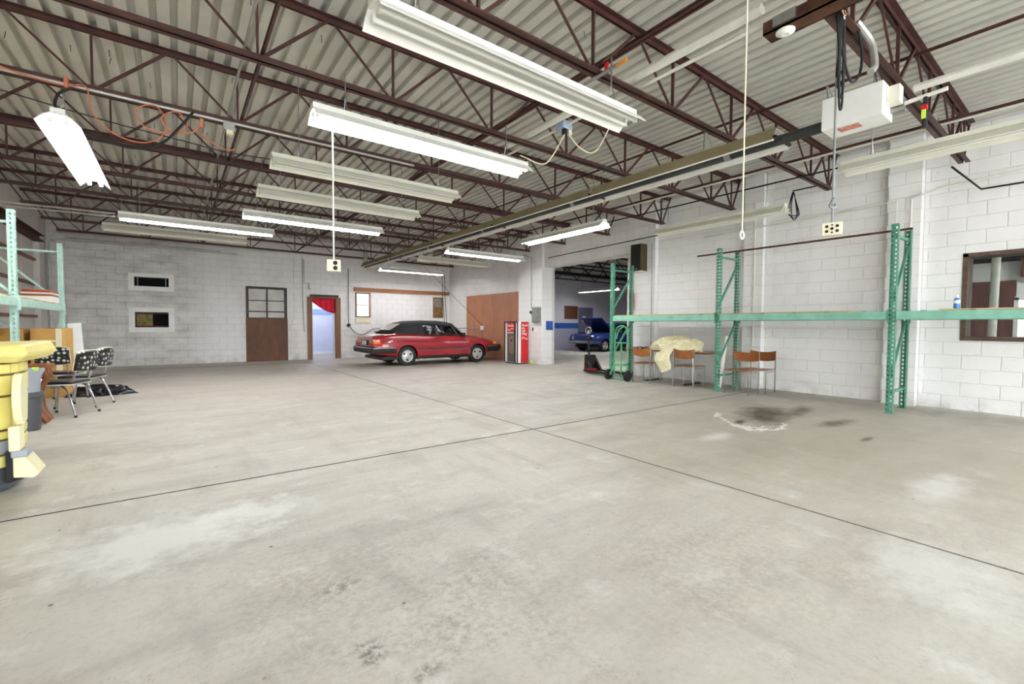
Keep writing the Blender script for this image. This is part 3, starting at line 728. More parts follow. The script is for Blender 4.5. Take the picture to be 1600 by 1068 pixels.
for y in (2.9, 5.6, 8.4, 11.1, 13.9): MB().lathe([(.06, -.04), (.06, .04)], (HX, y, HZ+.05), 14, 'y').build('clamp', 'steel', ht)
bb = B(HX-.16, HY0-.8, HZ-.05, HX+.16, HY0-.3, HZ+.26).build('burner_box', 'white', ht, bevel=.006)
MB().box(HX-.1, HY0-.6, HZ-.055, HX+.02, HY0-.42, HZ-.05).build('warning_sticker', pm('faded_red_sticker', C(226, 150, 132), .6, var=.3, scale=30), bb)
B(HX-.06, HY0-.9, HZ+.06, HX+.06, HY0-.8, HZ+.22).build('control_box', 'fixture_old', ht, bevel=.004)
B(HX+.08, HY0-.9, HZ+.02, HX+.15, HY0-.8, HZ+.14).build('gas_valve', 'steel', ht)
MB().cyl((HX+.11, HY0-.9, HZ+.08), (HX+.11, HY0-1.2, HZ+.1), .02, 8).build('gas_pipe', 'whitepipe', ht)
MB().tube([(HX+.11, HY0-1.05, HZ+.08), (HX+.11, HY0-1.05, HZ-.08), (HX+.11, HY0-1.05, HZ-.2)], .02, 8).build('drip_leg', 'blacksteel', ht)
B(HX+.08, HY0-1.06, HZ-.12, HX+.10, HY0-1.03, HZ-.04).build('tag', 'lime', ht); B(HX+.07, HY0-1.07, HZ-.04, HX+.11, HY0-1.03, HZ).build('valve_knob', 'red', ht)
for y in (HY0-.75, HY0-.35, 3.15, 6.65, 10.14, 13.62):
    for s in (-1, 1): MB().tube([(HX+s*.14, y, HZ+.24 if y < HY0 else HZ+.15), (HX+s*.02, y+.06, ZB+.02)], .007, 5).build('hanger_chain', 'steel', ht)
MB().cyl((HX, HY1+.2, HZ+.05), (HX, HY1+.2, ZD), .07, 12).build('flue', 'conduit', ht, smooth=True)

# ------------------------------------------------------------------ pipes, conduits and cords
def pipe(pts, r, mat, label, name='conduit', cat='conduit', group=None, n=8):
    return one(name, MB().tube(pts, r, n), mat, label, cat, group, smooth=True)
def arc_pts(ctrl, k=6):
    """Catmull-Rom through control points"""
    P = [Vector(c) for c in ctrl]; P = [P[0]*2-P[1]]+P+[P[-1]*2-P[-2]]; out = []
    for i in range(1, len(P)-2):
        for j in range(k):
            t = j/k; a, b, c, d_ = P[i-1], P[i], P[i+1], P[i+2]
            out.append(.5*((2*b)+(c-a)*t+(2*a-5*b+4*c-d_)*t*t+(3*b-a-3*c+d_)*t**3))
    out.append(P[-2]); return out
pipe([(XL+.05, 6.58, ZB-.02), (3.0, 6.58, ZB-.02)], .016, 'conduit', 'grey conduit clipped under a joist at upper left')
pipe([(.56, 3.3, ZB+.1), (.56, 17.0, ZB+.1)], .014, 'conduit', 'thin grey conduit running to the back across the joists')
jb = thing('junction_box', 'small grey junction box on the upper left conduit', 'junction box', (.56, 6.6, ZB-.1))
B(.5, 6.56, ZB-.12, .62, 6.64, ZB-.02).build('box', 'conduit', jb); B(.53, 6.55, ZB-.17, .6, 6.62, ZB-.12).build('socket', 'cream', jb)
pipe([(3.9, 1.8, ZB+.11), (3.9, 5.3, ZB+.11)], .045, 'whitepipe', 'thick white pipe resting on the joists at the top', 'pipe', 'pipe')
pipe([(4.06, 1.6, ZB+.08), (4.06, 6.8, ZB+.08)], .018, 'whitepipe', 'thin white conduit beside the thick white pipe')
pipe([(6.15, -1.5, ZB-.03), (6.15, 1.3, ZB-.03)], .04, 'whitepipe', 'white pipe running out of frame above the burner box', 'pipe', 'pipe')
pipe([(7.86, -1.5, ZB+.09), (7.86, 6.6, ZB+.09)], .018, 'whitepipe', 'long white conduit over the joists on the right')
pipe([(8.3, 2.0, ZB-.02), (8.3, 9.5, ZB-.02)], .014, 'blacksteel', 'thin black pipe under the joists near the right wall', 'pipe', 'pipe')
pipe([(9.68, 4.4, 3.62), (9.68, 11.0, 3.5)], .012, 'blacksteel', 'thin black pipe along the top of the right wall over the doorway', 'pipe', 'pipe')
pipe([(-2.6, 11.36, 3.36), (-.9, 11.36, 3.38)], .016, 'conduit', 'upper grey conduit feeding the long lit fixture'); pipe([(-2.6, 11.44, 3.31), (-.9, 11.4, 3.33)], .016, 'conduit', 'lower grey conduit feeding the long lit fixture')
pipe(arc_pts([(-2.82, 17.8, 1.0), (-2.82, 17.8, 3.3), (-2.7, 17.83, 3.6), (-2.4, 17.86, 3.67), (1.7, 17.86, 3.67)], 5), .022, 'conduit', 'grey conduit bending from the left corner along the back wall')
pipe([(-2.5, 17.87, 3.74), (1.2, 17.87, 3.73)], .018, 'conduit', 'second grey conduit along the top of the back wall')
pipe([(3.45, 17.9, 3.75), (3.45, 17.9, 1.42)], .012, 'whitepipe', 'white conduit down the back wall to a small switch box')
sb = thing('switch_box', 'small white switch box between the plywood and the back doorway', 'switch', (3.45, YB, 1.35)); B(3.38, YB-.06, 1.32, 3.52, YB-.002, 1.46).build('box', 'white', sb, bevel=.004); B(3.44, YB-.07, 1.37, 3.46, YB-.06, 1.41).build('toggle', 'cream', sb)
pipe([(3.74, 17.9, 3.75), (3.74, 17.9, 2.2), (3.78, 17.9, 1.1), (3.8, 17.9, 1.02)], .008, 'blacksteel', 'black cable hanging beside the back doorway', 'cable', 'cable')
lh = thing('flood_lamp', 'small white lamp holder above the back doorway', 'lamp', (3.98, YB, 2.66)); MB().tube([(3.8, 17.92, 3.7), (3.8, 17.92, 2.84), (3.98, 17.92, 2.84), (3.98, 17.9, 2.76)], .008, 6).build('cable', 'blacksteel', lh); MB().lathe([(.02, .1), (.05, .06), (.06, -.03), (.03, -.06)], (3.98, 17.87, 2.68), 12).build('lamp_head', 'cream', lh, smooth=True)
pipe([(5.4, 17.9, 3.5), (5.4, 17.9, 1.32)], .016, 'grey', 'grey conduit down to the dark box left of the red car')
db = thing('junction_box', 'dark round junction box beside the back doorway', 'junction box', (5.4, YB, 1.25)); MB().lathe([(.07, -.08), (.07, 0)], (5.4, YB-.002, 1.28), 12, 'y').build('box', 'blacksteel', db)
pipe(arc_pts([(5.42, 17.88, 1.26), (5.65, 17.86, .98), (5.95, 17.86, .92), (6.2, 17.86, 1.05), (6.4, 17.88, 1.16)], 5), .022, 'grey', 'sagging grey cable between boxes behind the red car', 'cable', 'cable')
pipe([(6.4, 17.9, 1.16), (9.86, 17.9, 1.16)], .016, 'grey', 'horizontal grey conduit on the back wall behind the car')
pipe([(9.78, 15.2, 1.2), (9.78, 17.8, 1.16)], .016, 'grey', 'grey conduit on the plywood leading to a white box'); o = thing('socket_box', 'small white socket box on the orange-brown plywood', 'socket', (9.8, 15.1, 1.15)); B(9.75, 15.0, 1.12, 9.818, 15.16, 1.28).build('box', 'white', o, bevel=.004); MB().tube([(9.79, 15.08, 1.12), (9.79, 15.08, .6)], .006, 5).build('cable', 'blacksteel', o)
for dx, nm in ((9.5, 'left'), (9.62, 'right')): pipe([(dx-.04, 17.85, 3.75), (dx, 17.85, 2.6), (dx+.12, 17.85, .9)], .012, 'blacksteel', '%s one of two black cables down the back corner' % nm, 'cable', 'cable')
pipe([(6.9, 15.0, 3.7), (9.78, 15.05, 1.3)], .006, 'blacksteel', 'slack thin wire slanting to the white box on the plywood', 'wire', 'wire')
# right wall conduits
pipe([(9.645, 5.6, 3.33), (9.645, 2.2, 3.4), (9.645, 2.2, 2.3)], .016, 'whitepipe', 'white conduit along the right wall bending down the pier')
pipe([(9.66, -.5, 3.62), (9.66, 1.7, 3.5), (9.66, 2.02, 3.4), (9.66, 2.02, 1.6)], .016, 'whitepipe', 'white conduit dropping down the near pier behind the rack')
pipe([(9.68, 4.5, 3.9), (9.68, 4.5, .9)], .014, 'whitepipe', 'thin white conduit down the middle pier')
pipe([(9.68, 7.02, 3.4), (9.68, 7.02, .3)], .016, 'conduit', 'grey conduit down the pier under the black loudspeaker')
pipe([(9.6, 1.55, 3.78), (9.6, 1.22, 3.36), (9.7, -.6, 3.36)], .014, 'blacksteel', 'black bent pipe near the ceiling at right', 'pipe', 'pipe')
pipe([(9.37, 5.6, 2.87), (9.37, 1.93, 2.87)], .018, 'rust', 'long rusty rod laid across the rack tops', 'rod', 'rod')
pipe([(9.69, 12.3, 3.75), (9.69, 11.85, 3.6), (9.69, 11.85, 1.9)], .02, 'conduit', 'grey conduit down the pillar to the breaker panel')
# steel channel and white disc at the top
ch = thing('steel_channel', 'rusty steel channel bracket fixed under the joists at the top', 'bracket', (4.0, 1.55, 3.72))
MB().box(3.92, 1.1, 3.70, 4.08, 1.8, 3.712).box(3.92, 1.1, 3.7, 3.932, 1.8, 3.8).box(4.068, 1.1, 3.7, 4.08, 1.8, 3.8).build('channel', 'rust', ch)
B(3.905, 1.55, 3.72, 3.92, 1.72, 3.8).build('plate', 'steel', ch); MB().lathe([(.07, 0), (.07, -.012), (.03, -.03)], (4.0, 1.66, 3.7), 16).build('disc', 'white', ch)
# cords
pc = thing('pull_cord', 'thin white pull cord with a ring hanging at right of centre', 'cord', (2.86, 1.41, 1.86))
MB().tube([(2.86, 1.41, ZB), (2.86, 1.41, 1.9)], .005, 6).build('cord', 'cream', pc)
MB().tube([(2.86+.022*math.cos(a), 1.41, 1.876+.024*math.sin(a)) for a in [i*PI/6 for i in range(12)]], .006, 6, closed=True).build('ring', 'white', pc)
def outlet(x, y, z, wd, hd, top, mat, label, holes, rope_knot=False):
    r = thing('hanging_outlet_box', label, 'outlet box', (x, y, z-hd/2))
    rot = -math.atan2(x, y)
    b = MB().box(-wd/2, -.03, -hd/2, wd/2, .03, hd/2).build('box', 'cream', r, local=True, bevel=.006); b.location = (0, 0, hd/2); b.rotation_euler = (0, 0, rot)
    for (u, v, rr) in holes:
        h = MB().lathe([(rr, -.004), (rr, 0)], (u, -.03, v), 10, 'y').build('socket', 'rubber', b, local=True)
    MB().tube([(0, 0, hd), (0, 0, hd+top)], .009, 8).build('cord', mat, r, local=True)
    if rope_knot:
        MB().tube([(.03*math.cos(a), .012*math.sin(2*a), hd+.16+.035*math.sin(a)) for a in [i*PI/7 for i in range(14)]], .011, 6, closed=True).build('knot', mat, r, local=True)
    return r
outlet(1.27, 4.68, 1.89, .13, .115, 1.42, 'whitepipe', 'white twin outlet box hanging on a white cord from the lit fixture', [(.014, .025, .022), (.014, -.025, .022)])
outlet(4.36, 1.41, 2.11, .14, .105, 1.63, 'grey', 'cream outlet box hanging on a knotted grey cord at right', [(-.035, .02, .012), (0, .03, .007), (.035, .02, .012), (-.035, -.02, .012), (0, -.03, .007), (.035, -.02, .012), (0, 0, .012)], True)
cc = thing('cable_coil', 'looped black cable bundle hanging from the joist at upper right', 'cable', (4.2, 1.40, 3.0))
for k in range(4):
    w_, b_ = .035+.012*k, 3.02+.09*k
    MB().tube(arc_pts([(4.24-w_*.4, 1.34+.012*k, 3.78), (4.24-w_, 1.34, 3.5), (4.24-w_, 1.34, b_+.1), (4.24, 1.34+.01*k, b_), (4.24+w_, 1.34, b_+.1), (4.24+w_*.8, 1.34, 3.5), (4.24+w_*.3, 1.34, 3.78)], 6), .0085, 6).build('loop', 'rubber', cc)
MB().tube(arc_pts([(4.24, 1.34, 3.5), (4.3, 1.33, 3.36), (4.45, 1.33, 3.3), (4.62, 1.33, 3.42), (4.7, 1.34, 3.62), (4.66, 1.36, 3.8)], 6), .011, 6).build('loop', 'rubber', cc)
for k, m_ in enumerate(('amber', 'carblue', 'cream')): MB().tube(arc_pts([(4.16+.02*k, 1.34, 3.8), (4.24, 1.33, 3.74-.012*k), (4.32-.02*k, 1.34, 3.8)], 5), .004, 5).build('loose_wire', m_, cc)
pipe(arc_pts([(4.62, 1.36, 3.86), (4.78, 1.3, 3.72), (4.74, 1.26, 3.5), (4.6, 1.25, 3.4)], 8), .026, 'conduit', 'ribbed grey flexible conduit looping beside the joist at upper right')
hc = thing('cable_coil', 'small black cable loops hanging off a joist end near the right wall', 'cable', (9.2, 3.58, 3.3))
for k in range(3): MB().tube(arc_pts([(9.2, 3.6+.01*k, 3.8), (9.2, 3.63+.02*k, 3.6), (9.2, 3.62+.03*k, 3.34+.03*k), (9.2, 3.57, 3.28+.04*k), (9.2, 3.54-.02*k, 3.38), (9.2, 3.58, 3.7), (9.2, 3.6, 3.8)], 5), .008, 6).build('loop', 'rubber', hc)
MB().bar((9.2, 3.15, 3.82), (9.2, 3.62, 3.82), .02, .02).build('hook_bar', 'blacksteel', hc)
# blue-grey junction box with white leads
jb = thing('junction_box', 'blue-grey junction box with white leads above the lit fixture', 'junction box', (4.06, 4.35, ZB)); B(3.98, 4.25, ZB+.02, 4.14, 4.4, ZB+.13).build('box', 'bluebox', jb, bevel=.01); B(4.0, 4.25, ZB-.05, 4.05, 4.3, ZB+.02).build('plug', 'rubber', jb); B(4.08, 4.25, ZB-.04, 4.13, 4.29, ZB+.02).build('plug', 'cream', jb)
MB().tube(arc_pts([(4.1, 4.27, ZB-.04), (4.25, 4.2, ZB-.2), (4.42, 4.1, ZB-.22), (4.5, 3.9, ZB+.1)], 6), .008, 6).build('lead', 'cream', jb); MB().tube(arc_pts([(4.02, 4.27, ZB-.05), (3.95, 4.4, ZB-.28), (3.85, 4.5, ZB-.4), (3.6, 4.65, ZB-.3)], 6), .008, 6).build('lead', 'cream', jb)
# gas cock on the middle bridging line
gv = thing('gas_valve', 'brass gas valve with a red lever on the near joist', 'valve', (3.4, 3.05, ZB)); MB().cyl((3.4, 2.9, ZB-.02), (3.4, 3.2, ZB-.02), .02, 8).build('body', 'steel', gv); B(3.385, 3.0, ZB-.005, 3.4, 3.04, ZB+.06).build('lever', 'red', gv); MB().cyl((3.4, 2.78, ZB-.02), (3.4, 2.9, ZB-.02), .014, 8).build('nipple', 'amber', gv)
# orange extension cord and black cable slung along the joist at upper left
oc = thing('extension_cord', 'orange extension cord looped along the joist at upper left', 'cord', (-.4, 6.55, 3.3))
oy = 6.52
pts = [(-1.6, oy, 3.84), (-1.2, oy, 3.76), (-.88, oy, 3.74), (-.72, oy, 3.78), (-.66, oy, 3.5), (-.5, oy-.03, 3.34), (-.28, oy, 3.31), (-.1, oy, 3.42), (-.06, oy, 3.62), (-.16, oy+.02, 3.76), (-.32, oy, 3.66), (-.26, oy-.02, 3.5), (-.05, oy, 3.47), (.14, oy, 3.6), (.05, oy, 3.74), (-.1, oy-.02, 3.62), (.0, oy, 3.5), (.2, oy, 3.55), (.3, oy, 3.72), (.26, oy, 3.56), (.5, oy, 3.42), (.62, oy, 3.45)]
MB().tube(arc_pts(pts, 5), .0075, 6).build('cord', 'orange', oc, smooth=True)
B(.26, oy-.015, 3.62, .29, oy+.015, 3.72).build('plug', 'orange', oc); B(-.88, oy-.03, 3.72, -.85, oy+.05, 3.83).build('tie', 'orange', oc)
pipe(arc_pts([(-.83, 6.5, 3.72), (-.93, 6.5, 3.62), (-.93, 6.5, 3.45), (-.7, 6.48, 3.28), (-.35, 6.48, 3.22), (-.1, 6.5, 3.34), (.08, 6.5, 3.58), (.2, 6.52, 3.78)], 6), .013, 'rubber', 'thick black cable sagging under the orange cord', 'cable', 'cable')
pipe(arc_pts([(-2.6, 6.95, 3.84), (-1.5, 6.9, 3.7), (-.6, 6.85, 3.58), (.1, 6.85, 3.53), (.6, 6.85, 3.5), (1.6, 7.0, 3.6)], 5), .006, 'rubber', 'thin black wire strung past the orange cord', 'wire', 'wire')
pipe([(XL+.02, 6.7, ZT-.05), (-1.35, 6.55, ZB+.25)], .012, 'amber', 'yellow plastic strip tucked in the joist at far upper left', 'strip', 'strip')
# loudspeaker, alarm, breaker panel
sp = thing('loudspeaker', 'dark brown box loudspeaker high on the pier by the doorway', 'loudspeaker', (9.6, 7.36, 2.72)); B(9.46, 7.2, 2.72, 9.718, 7.52, 3.4).build('cabinet', pm('speaker_case', C(78, 66, 42), .6), sp, bevel=.005); B(9.445, 7.215, 2.74, 9.46, 7.505, 3.38).build('grille', 'rubber', sp); B(9.441, 7.3, 2.765, 9.446, 7.36, 2.785).build('badge', 'steel', sp); B(9.5, 7.22, 2.69, 9.71, 7.5, 2.72).build('bracket', 'fixture_old', sp)
bp = thing('breaker_panel', 'grey electrical breaker panel on the white pillar', 'breaker panel', (9.7, 11.5, 1.4)); B(9.6, 11.37, 1.4, 9.718, 11.72, 1.92).build('cabinet', 'grey', bp, bevel=.006); B(9.585, 11.39, 1.42, 9.6, 11.7, 1.9).build('door', 'grey', bp, bevel=.004); B(9.57, 11.4, 1.62, 9.586, 11.42, 1.7).build('latch', 'steel', bp)
o = thing('switch_box', 'round grey switch beside the breaker panel', 'switch', (9.7, 11.86, 1.75)); MB().lathe([(.05, -.06), (.05, 0)], (9.716, 11.86, 1.76), 12, 'x').build('box', 'blacksteel', o); MB().tube([(9.69, 11.85, 1.71), (9.69, 11.8, 1.6), (9.69, 11.73, 1.5)], .01, 6).build('cable', 'conduit', o)
o = thing('socket_box', 'small white socket box under the breaker panel', 'socket', (9.7, 11.72, 1.1)); B(9.66, 11.66, 1.1, 9.718, 11.8, 1.26).build('box', 'white', o, bevel=.004); B(9.655, 11.7, 1.13, 9.661, 11.76, 1.23).build('socket', 'rubber', o)
o = thing('fire_alarm_horn', 'narrow red extinguisher hung on the pier behind the green rack', 'extinguisher', (9.66, 7.6, 1.7)); MB().lathe([(.05, 0), (.055, .03), (.055, .42), (.02, .5)], (9.66, 7.62, 1.75), 12).build('cylinder', 'red', o, smooth=True); MB().tube([(9.66, 7.62, 2.25), (9.6, 7.62, 2.3), (9.58, 7.6, 2.1)], .012, 6).build('hose', 'rubber', o); o.name = 'fire_extinguisher'; B(9.69, 7.58, 1.9, 9.718, 7.66, 2.0).build('bracket', 'steel', o)
struct('trim_5', B(9.9, 11.318, 1.16, 10.2, 11.329, 1.46), pm('blue_stripe_paint', C(40, 84, 170), .6), 'blue painted stripe on the doorway jamb')
# ------------------------------------------------------------------ pallet racks
def strip(mb, P0, U, V, W, H, cols, hw, hh, pitch):
    P0, U, V = Vector(P0), Vector(U), Vector(V)
    us = [0]
    for c in cols: us += [c-hw/2, c+hw/2]
    us.append(W); rows = int(H//pitch); vsn = []
    z = (H-rows*pitch)/2; vb = [0]
    for r in range(rows): vb += [z+r*pitch+(pitch-hh)/2, z+r*pitch+(pitch+hh)/2]
    vb.append(H)
    base = len(mb.v); nu = len(us)
    for v in vb:
        for u in us: mb.v.append(tuple(P0+U*u+V*v))
    for j in range(len(vb)-1):
        for i in range(nu-1):
            if j % 2 == 1 and i % 2 == 1: continue
            a = base+j*nu+i; mb.f.append((a, a+1, a+1+nu, a+nu))
PW, PD, RH = .086, .075, 2.85
def post_mesh():
    mb = MB()
    strip(mb, (0, -PW/2, 0), (0, 1, 0), (0, 0, 1), PW, RH, (PW*.24, PW*.76), .021, .034, .065)
    strip(mb, (0, -PW/2, 0), (1, 0, 0), (0, 0, 1), PD, RH, (PD*.5,), .02, .028, .065)
    strip(mb, (0, PW/2, 0), (1, 0, 0), (0, 0, 1), PD, RH, (PD*.5,), .02, .028, .065)
    mb.box(PD-.003, -PW/2, 0, PD, -PW/2+.014, RH); mb.box(PD-.003, PW/2-.014, 0, PD, PW/2, RH)
    return mb
def rack(root, ys, mat, depth=.94, beam_z=(1.42, 1.545), bmat=None):
    """local frame: front at x=0 facing -x, depth to +x, uprights at y in ys"""
    pm_ = post_mesh().mesh('post', mat)
    for y in ys:
        fr = bpy.data.objects.new('upright_frame', MB().bar((PD*.6, 0, 2.68), (depth-PD*.6, 0, 2.68), .035, .035, (0, 0, 1)).mesh('upright_frame', mat)); COL.objects.link(fr); fr.parent = root; fr.location = (0, y, 0)
        for i in range(2):
            p = bpy.data.objects.new('post', pm_); COL.objects.link(p); p.parent = fr
            if i: p.location = (depth, 0, 0); p.rotation_euler = (0, 0, PI)
            B((0 if i == 0 else depth-PD-.01)-.005, -.06, 0, (PD+.01 if i == 0 else depth)+.005, .06, .008).build('foot_plate', mat, fr, local=True)
        MB().bar((PD*.5, 0, .32), (depth-PD*.5, 0, .32), .035, .035).build('brace', mat, fr, local=True)
        MB().bar((depth-PD*.5, 0, 2.58), (PD*.5, 0, 1.7), .035, .035).build('brace', mat, fr, local=True)
        MB().bar((depth-PD*.5, 0, 1.4), (PD*.5, 0, .55), .035, .035).build('brace', mat, fr, local=True)
    z0, z1 = beam_z
    for a, b in zip(ys[:-1], ys[1:]):
        for fx in (0, depth):
            x0 = fx-.012 if fx == 0 else fx-.04
            bm_ = B(x0, a+PW/2+.004, z0, x0+.052, b-PW/2-.004, z1).build('beam', bmat or mat, root, local=True, bevel=.006)
            for yy in (a+PW/2, b-PW/2-.012): B(fx-.02 if fx == 0 else fx-.05, yy, z0-.05, fx+.05 if fx == 0 else fx+.02, yy+.012, z1+.03).build('end_connector', mat, bm_, local=True)
            for k in range(5):
                yy = a+(b-a)*(k+.7)/5.4
                if fx == 0: B(x0+.004, yy-.03, z1, x0+.05, yy+.03, z1+.006).build('safety_clip', 'rust', bm_, local=True)
rr = thing('pallet_rack', 'green steel pallet rack standing along the right wall', 'rack', (8.62, 0, 0))
rack(rr, [-.74, 1.98, 4.7, 7.42], 'rackgreen', .8, bmat='rackbeam')
for (y0, y1, lab) in ((4.8, 7.33, 'pale plywood shelf board on the far bay of the green rack'), (2.5, 4.62, 'pale plywood shelf board on the middle bay of the green rack'), (.55, 1.47, 'pale board on the near bay beside the blue bottle'), (-.6, .545, 'pale board running out of frame on the near bay')):
    one('shelf_board', B(8.655, y0, 1.552, 9.36, y1, 1.568), 'board', lab, 'board', 'boards on the green rack')
bt = thing('spray_bottle', 'blue bottle with a white cap standing on the rack board', 'bottle', (8.8, 1.31, 1.568))
MB().lathe([(.03, 0), (.034, .01), (.034, .12), (.026, .145), (.014, .155)], (8.8, 1.31, 1.568), 16).build('body', 'bottleblue', bt, smooth=True)
MB().lathe([(.016, .155), (.018, .16), (.016, .19)], (8.8, 1.31, 1.568), 12).build('cap', 'white', bt); MB().lathe([(.0345, .075), (.0345, .12)], (8.8, 1.31, 1.568), 16, caps=False).build('label', 'white', bt)
lr = thing('pallet_rack', 'pale green pallet rack at the left edge holding boards', 'rack', (-1.75, 0, 0), PI)
rack(lr, [-5.85, -9.05, -12.27][::-1], 'rackpale', .94, (1.53, 1.655))
one('shelf_board', B(-2.66, 9.15, 1.662, -1.79, 12.17, 1.68), 'board', 'pale board on the left rack shelf', 'board')
one('shelf_board', B(-2.66, 5.95, 1.662, -1.79, 8.95, 1.68), 'board', 'pale board on the nearer bay of the left rack', 'board')
for k, (mt, h) in enumerate((('white', .11), ('lumber', .035), ('white', .03), ('lensred', .02), ('lumber', .025))):
    z = 1.68+sum((.11, .035, .03, .02, .025)[:k])
    one('stacked_panel', B(-2.2+.01*k, 11.5-.02*k, z, -1.8, 12.1, z+h), mt, ('thick white box at the bottom of the stack on the left rack', 'brown strip above the white box on the left rack', 'thin white panel in the stack on the left rack', 'thin red panel in the stack on the left rack', 'brown top panel of the stack on the left rack')[k], 'panel', 'stack on the left rack', bevel=.003)

# ------------------------------------------------------------------ brown chairs, table, cloth
def make_brown_chair():
    """faces +x; back legs at x=0; width in y"""
    r = thing('dining_chair', 'c', 'chair', group='brown chairs by the right wall')
    for s in (-1, 1):
        B(-.011, s*.235-.011, 0, .011, s*.235+.011, .82).build('leg', 'chrome', r, local=True, bevel=.003)
        B(.389, s*.235-.011, 0, .411, s*.235+.011, .44).build('leg', 'chrome', r, local=True, bevel=.003)
        B(.011, s*.235-.009, .41, .389, s*.235+.009, .43).build('side_rail', 'chrome', r, local=True)
    rings = []
    for i in range(9):
        x = -.01+i*.45/8
        rings.append([(x, y, .445-.02*math.sin(PI*min(1, max(0, i/8)))*(1-(y/.235)**2)+.008*(abs(y)/.235)**2+dz) for dz, ys_ in ((0, [-.235+j*.47/8 for j in range(9)]), (.014, [.235-j*.47/8 for j in range(9)])) for y in ys_])
    MB().loft(rings).build('seat', 'chairwood', r, local=True, smooth=True)
    rings = []
    for j in range(13):
        y = -.245+j*.49/12; c = -.055*(1-(y/.245)**2); sag = .035*(1-(y/.245)**2)
        rings.append([(c+.016, y, .64-sag*.9), (c+.03, y, .64-sag*.9), (c+.02, y, .73-sag*.4), (c+.026, y, .825-sag), (c+.012, y, .825-sag), (c+.006, y, .73-sag*.4)])
    MB().loft(rings).build('backrest', 'chairwood', r, local=True, smooth=True)
    return r
bc = make_brown_chair()
place(bc, (8.52, 6.42, 0), 0, 'brown wooden chair with chrome legs left of the yellow cloth', True)
place(bc, (8.63, 5.43, 0), 0, 'brown wooden chair under the hanging yellow cloth', False)
place(bc, (9.02, 4.3, 0), PI, 'front brown wooden chair of the pair right of the rack post', False)
place(bc, (9.5, 4.2, 0), PI, 'brown wooden chair behind another, closest to the right wall', False)
tb = thing('table', 'long brown table with chrome pedestal legs under the yellow cloth', 'table', (9.2, 6.1, 0))
B(8.9, 5.05, .72, 9.6, 7.2, .75).build('tabletop', 'chairwood', tb, bevel=.006); B(8.895, 5.045, .715, 9.605, 7.205, .735).build('edge_band', 'ply_dark', tb)
for y in (5.6, 6.6):
    MB().cyl((9.25, y, .03), (9.25, y, .72), .028, 12).build('leg', 'chrome', tb, smooth=True); B(8.95, y-.035, 0, 9.55, y+.035, .03).build('foot', 'blacksteel', tb, bevel=.01)
# yellow cloth heap, draped down over the near chair
def heap(cx, cy, z0, rx, ry, h, seed, n=40, m=22):
    q = random.Random(seed); ph = [q.uniform(0, 6.28) for _ in range(12)]; rings = []
    for i in range(m):
        t = i/(m-1); ring = []
        for j in range(n):
            a = 2*PI*j/n
            fold = 1+.14*math.sin(3*a+ph[0]+t*4)+.1*math.sin(5*a+ph[1]-t*7)+.07*math.sin(11*a+ph[2]+t*9)+.05*math.sin(17*a+ph[3]-t*6)
            rad = math.cos(t*PI/2)**.75
            z = h*(math.sin(t*PI/2)**1.1)*(1+.16*math.sin(2*a+ph[4])+.1*math.sin(5*a+ph[5]+t*4))+.12*h*math.sin(9*a+t*15+ph[6])*math.sin(t*PI)+.08*h*math.sin(6*a-t*22+ph[7])*math.sin(t*PI)
            ring.append((cx+rx*rad*fold*math.cos(a), cy+ry*rad*fold*math.sin(a), z0+max(0, z)))
        rings.append(ring)
    return MB().loft(rings)
yc = heap(9.05, 5.95, .75, .25, .62, .27, 5)
dr_ = []
for i in range(20):
    s = i/19; ring = []
    cxp = 8.86-.3*min(1, s*1.6)+.03*math.sin(s*8); zc = .8-.05*s-.4*max(0, s-.35)/.65-.02
    for j in range(16):
        a = 2*PI*j/16; wv = 1+.2*math.sin(3*a+s*6)+.12*math.sin(5*a)
        ring.append((cxp+.035*math.cos(a)*wv-.02, 5.93-.1*s+(.24-.13*s)*math.sin(a)*wv, zc+.05*math.cos(a+1)))
    dr_.append(ring)
yc.loft(dr_)
one('yellow_cloth', yc, 'yellowcloth', 'crumpled pale yellow cloth heaped on the table and hanging over a chair', 'cloth', smooth=True)
for k, y in enumerate((6.75, 6.95)):
    one('goggles' if k else 'headphones', MB().lathe([(.05, 0), (.055, .02), (.03, .045)], (9.0, y, .75), 12).tube(arc_pts([(9.0, y, .76), (9.06, y-.06, .8), (9.12, y-.12, .77)], 5), .012, 6), 'rubber', ('left' if k else 'right')+' small black item lying at the far end of the table', 'tool')
one('cardboard_tube', MB().lathe([(.038, 0), (.04, .01), (.04, 1.1), (.034, 1.1), (.034, .0)], (0, 0, 0), 16), 'white', 'white paper roll leaning on the middle rack frame', 'tube', smooth=True, local=True)
tbz = bpy.data.objects['cardboard_tube']; tbz.location = (9.16, 4.93, 0.012); tbz.rotation_euler = (0, math.radians(10), math.radians(-15))

# ------------------------------------------------------------------ hand truck and pallet jack
htk = thing('hand_truck', 'green two-wheeled hand truck with black tyres by the rack end', 'hand truck', (8.5, 7.05, 0))
X0, Y0 = 8.55, 7.05
path = [(X0, Y0-.19, .12), (X0+.02, Y0-.19, 1.12)]+[(X0+.02, Y0-.19*math.cos(a), 1.12+.19*math.sin(a)) for a in [PI*k/10 for k in range(1, 10)]]+[(X0+.02, Y0+.19, 1.12), (X0, Y0+.19, .12)]
MB().tube(path, .016, 10).build('frame', 'truckgreen', htk, smooth=True)
MB().tube([(X0+.02, Y0-.19, .9), (X0+.02, Y0+.19, .9)], .014, 8).build('crossbar', 'truckgreen', htk); MB().bar((X0+.01, Y0-.19, .36), (X0+.01, Y0+.19, .36), .02, .04).build('crossbar', 'truckgreen', htk)
MB().bar((X0+.02, Y0, .06), (X0+.02, Y0, .9), .035, .02, (1, 0, 0)).build('centre_bar', 'truckgreen', htk)
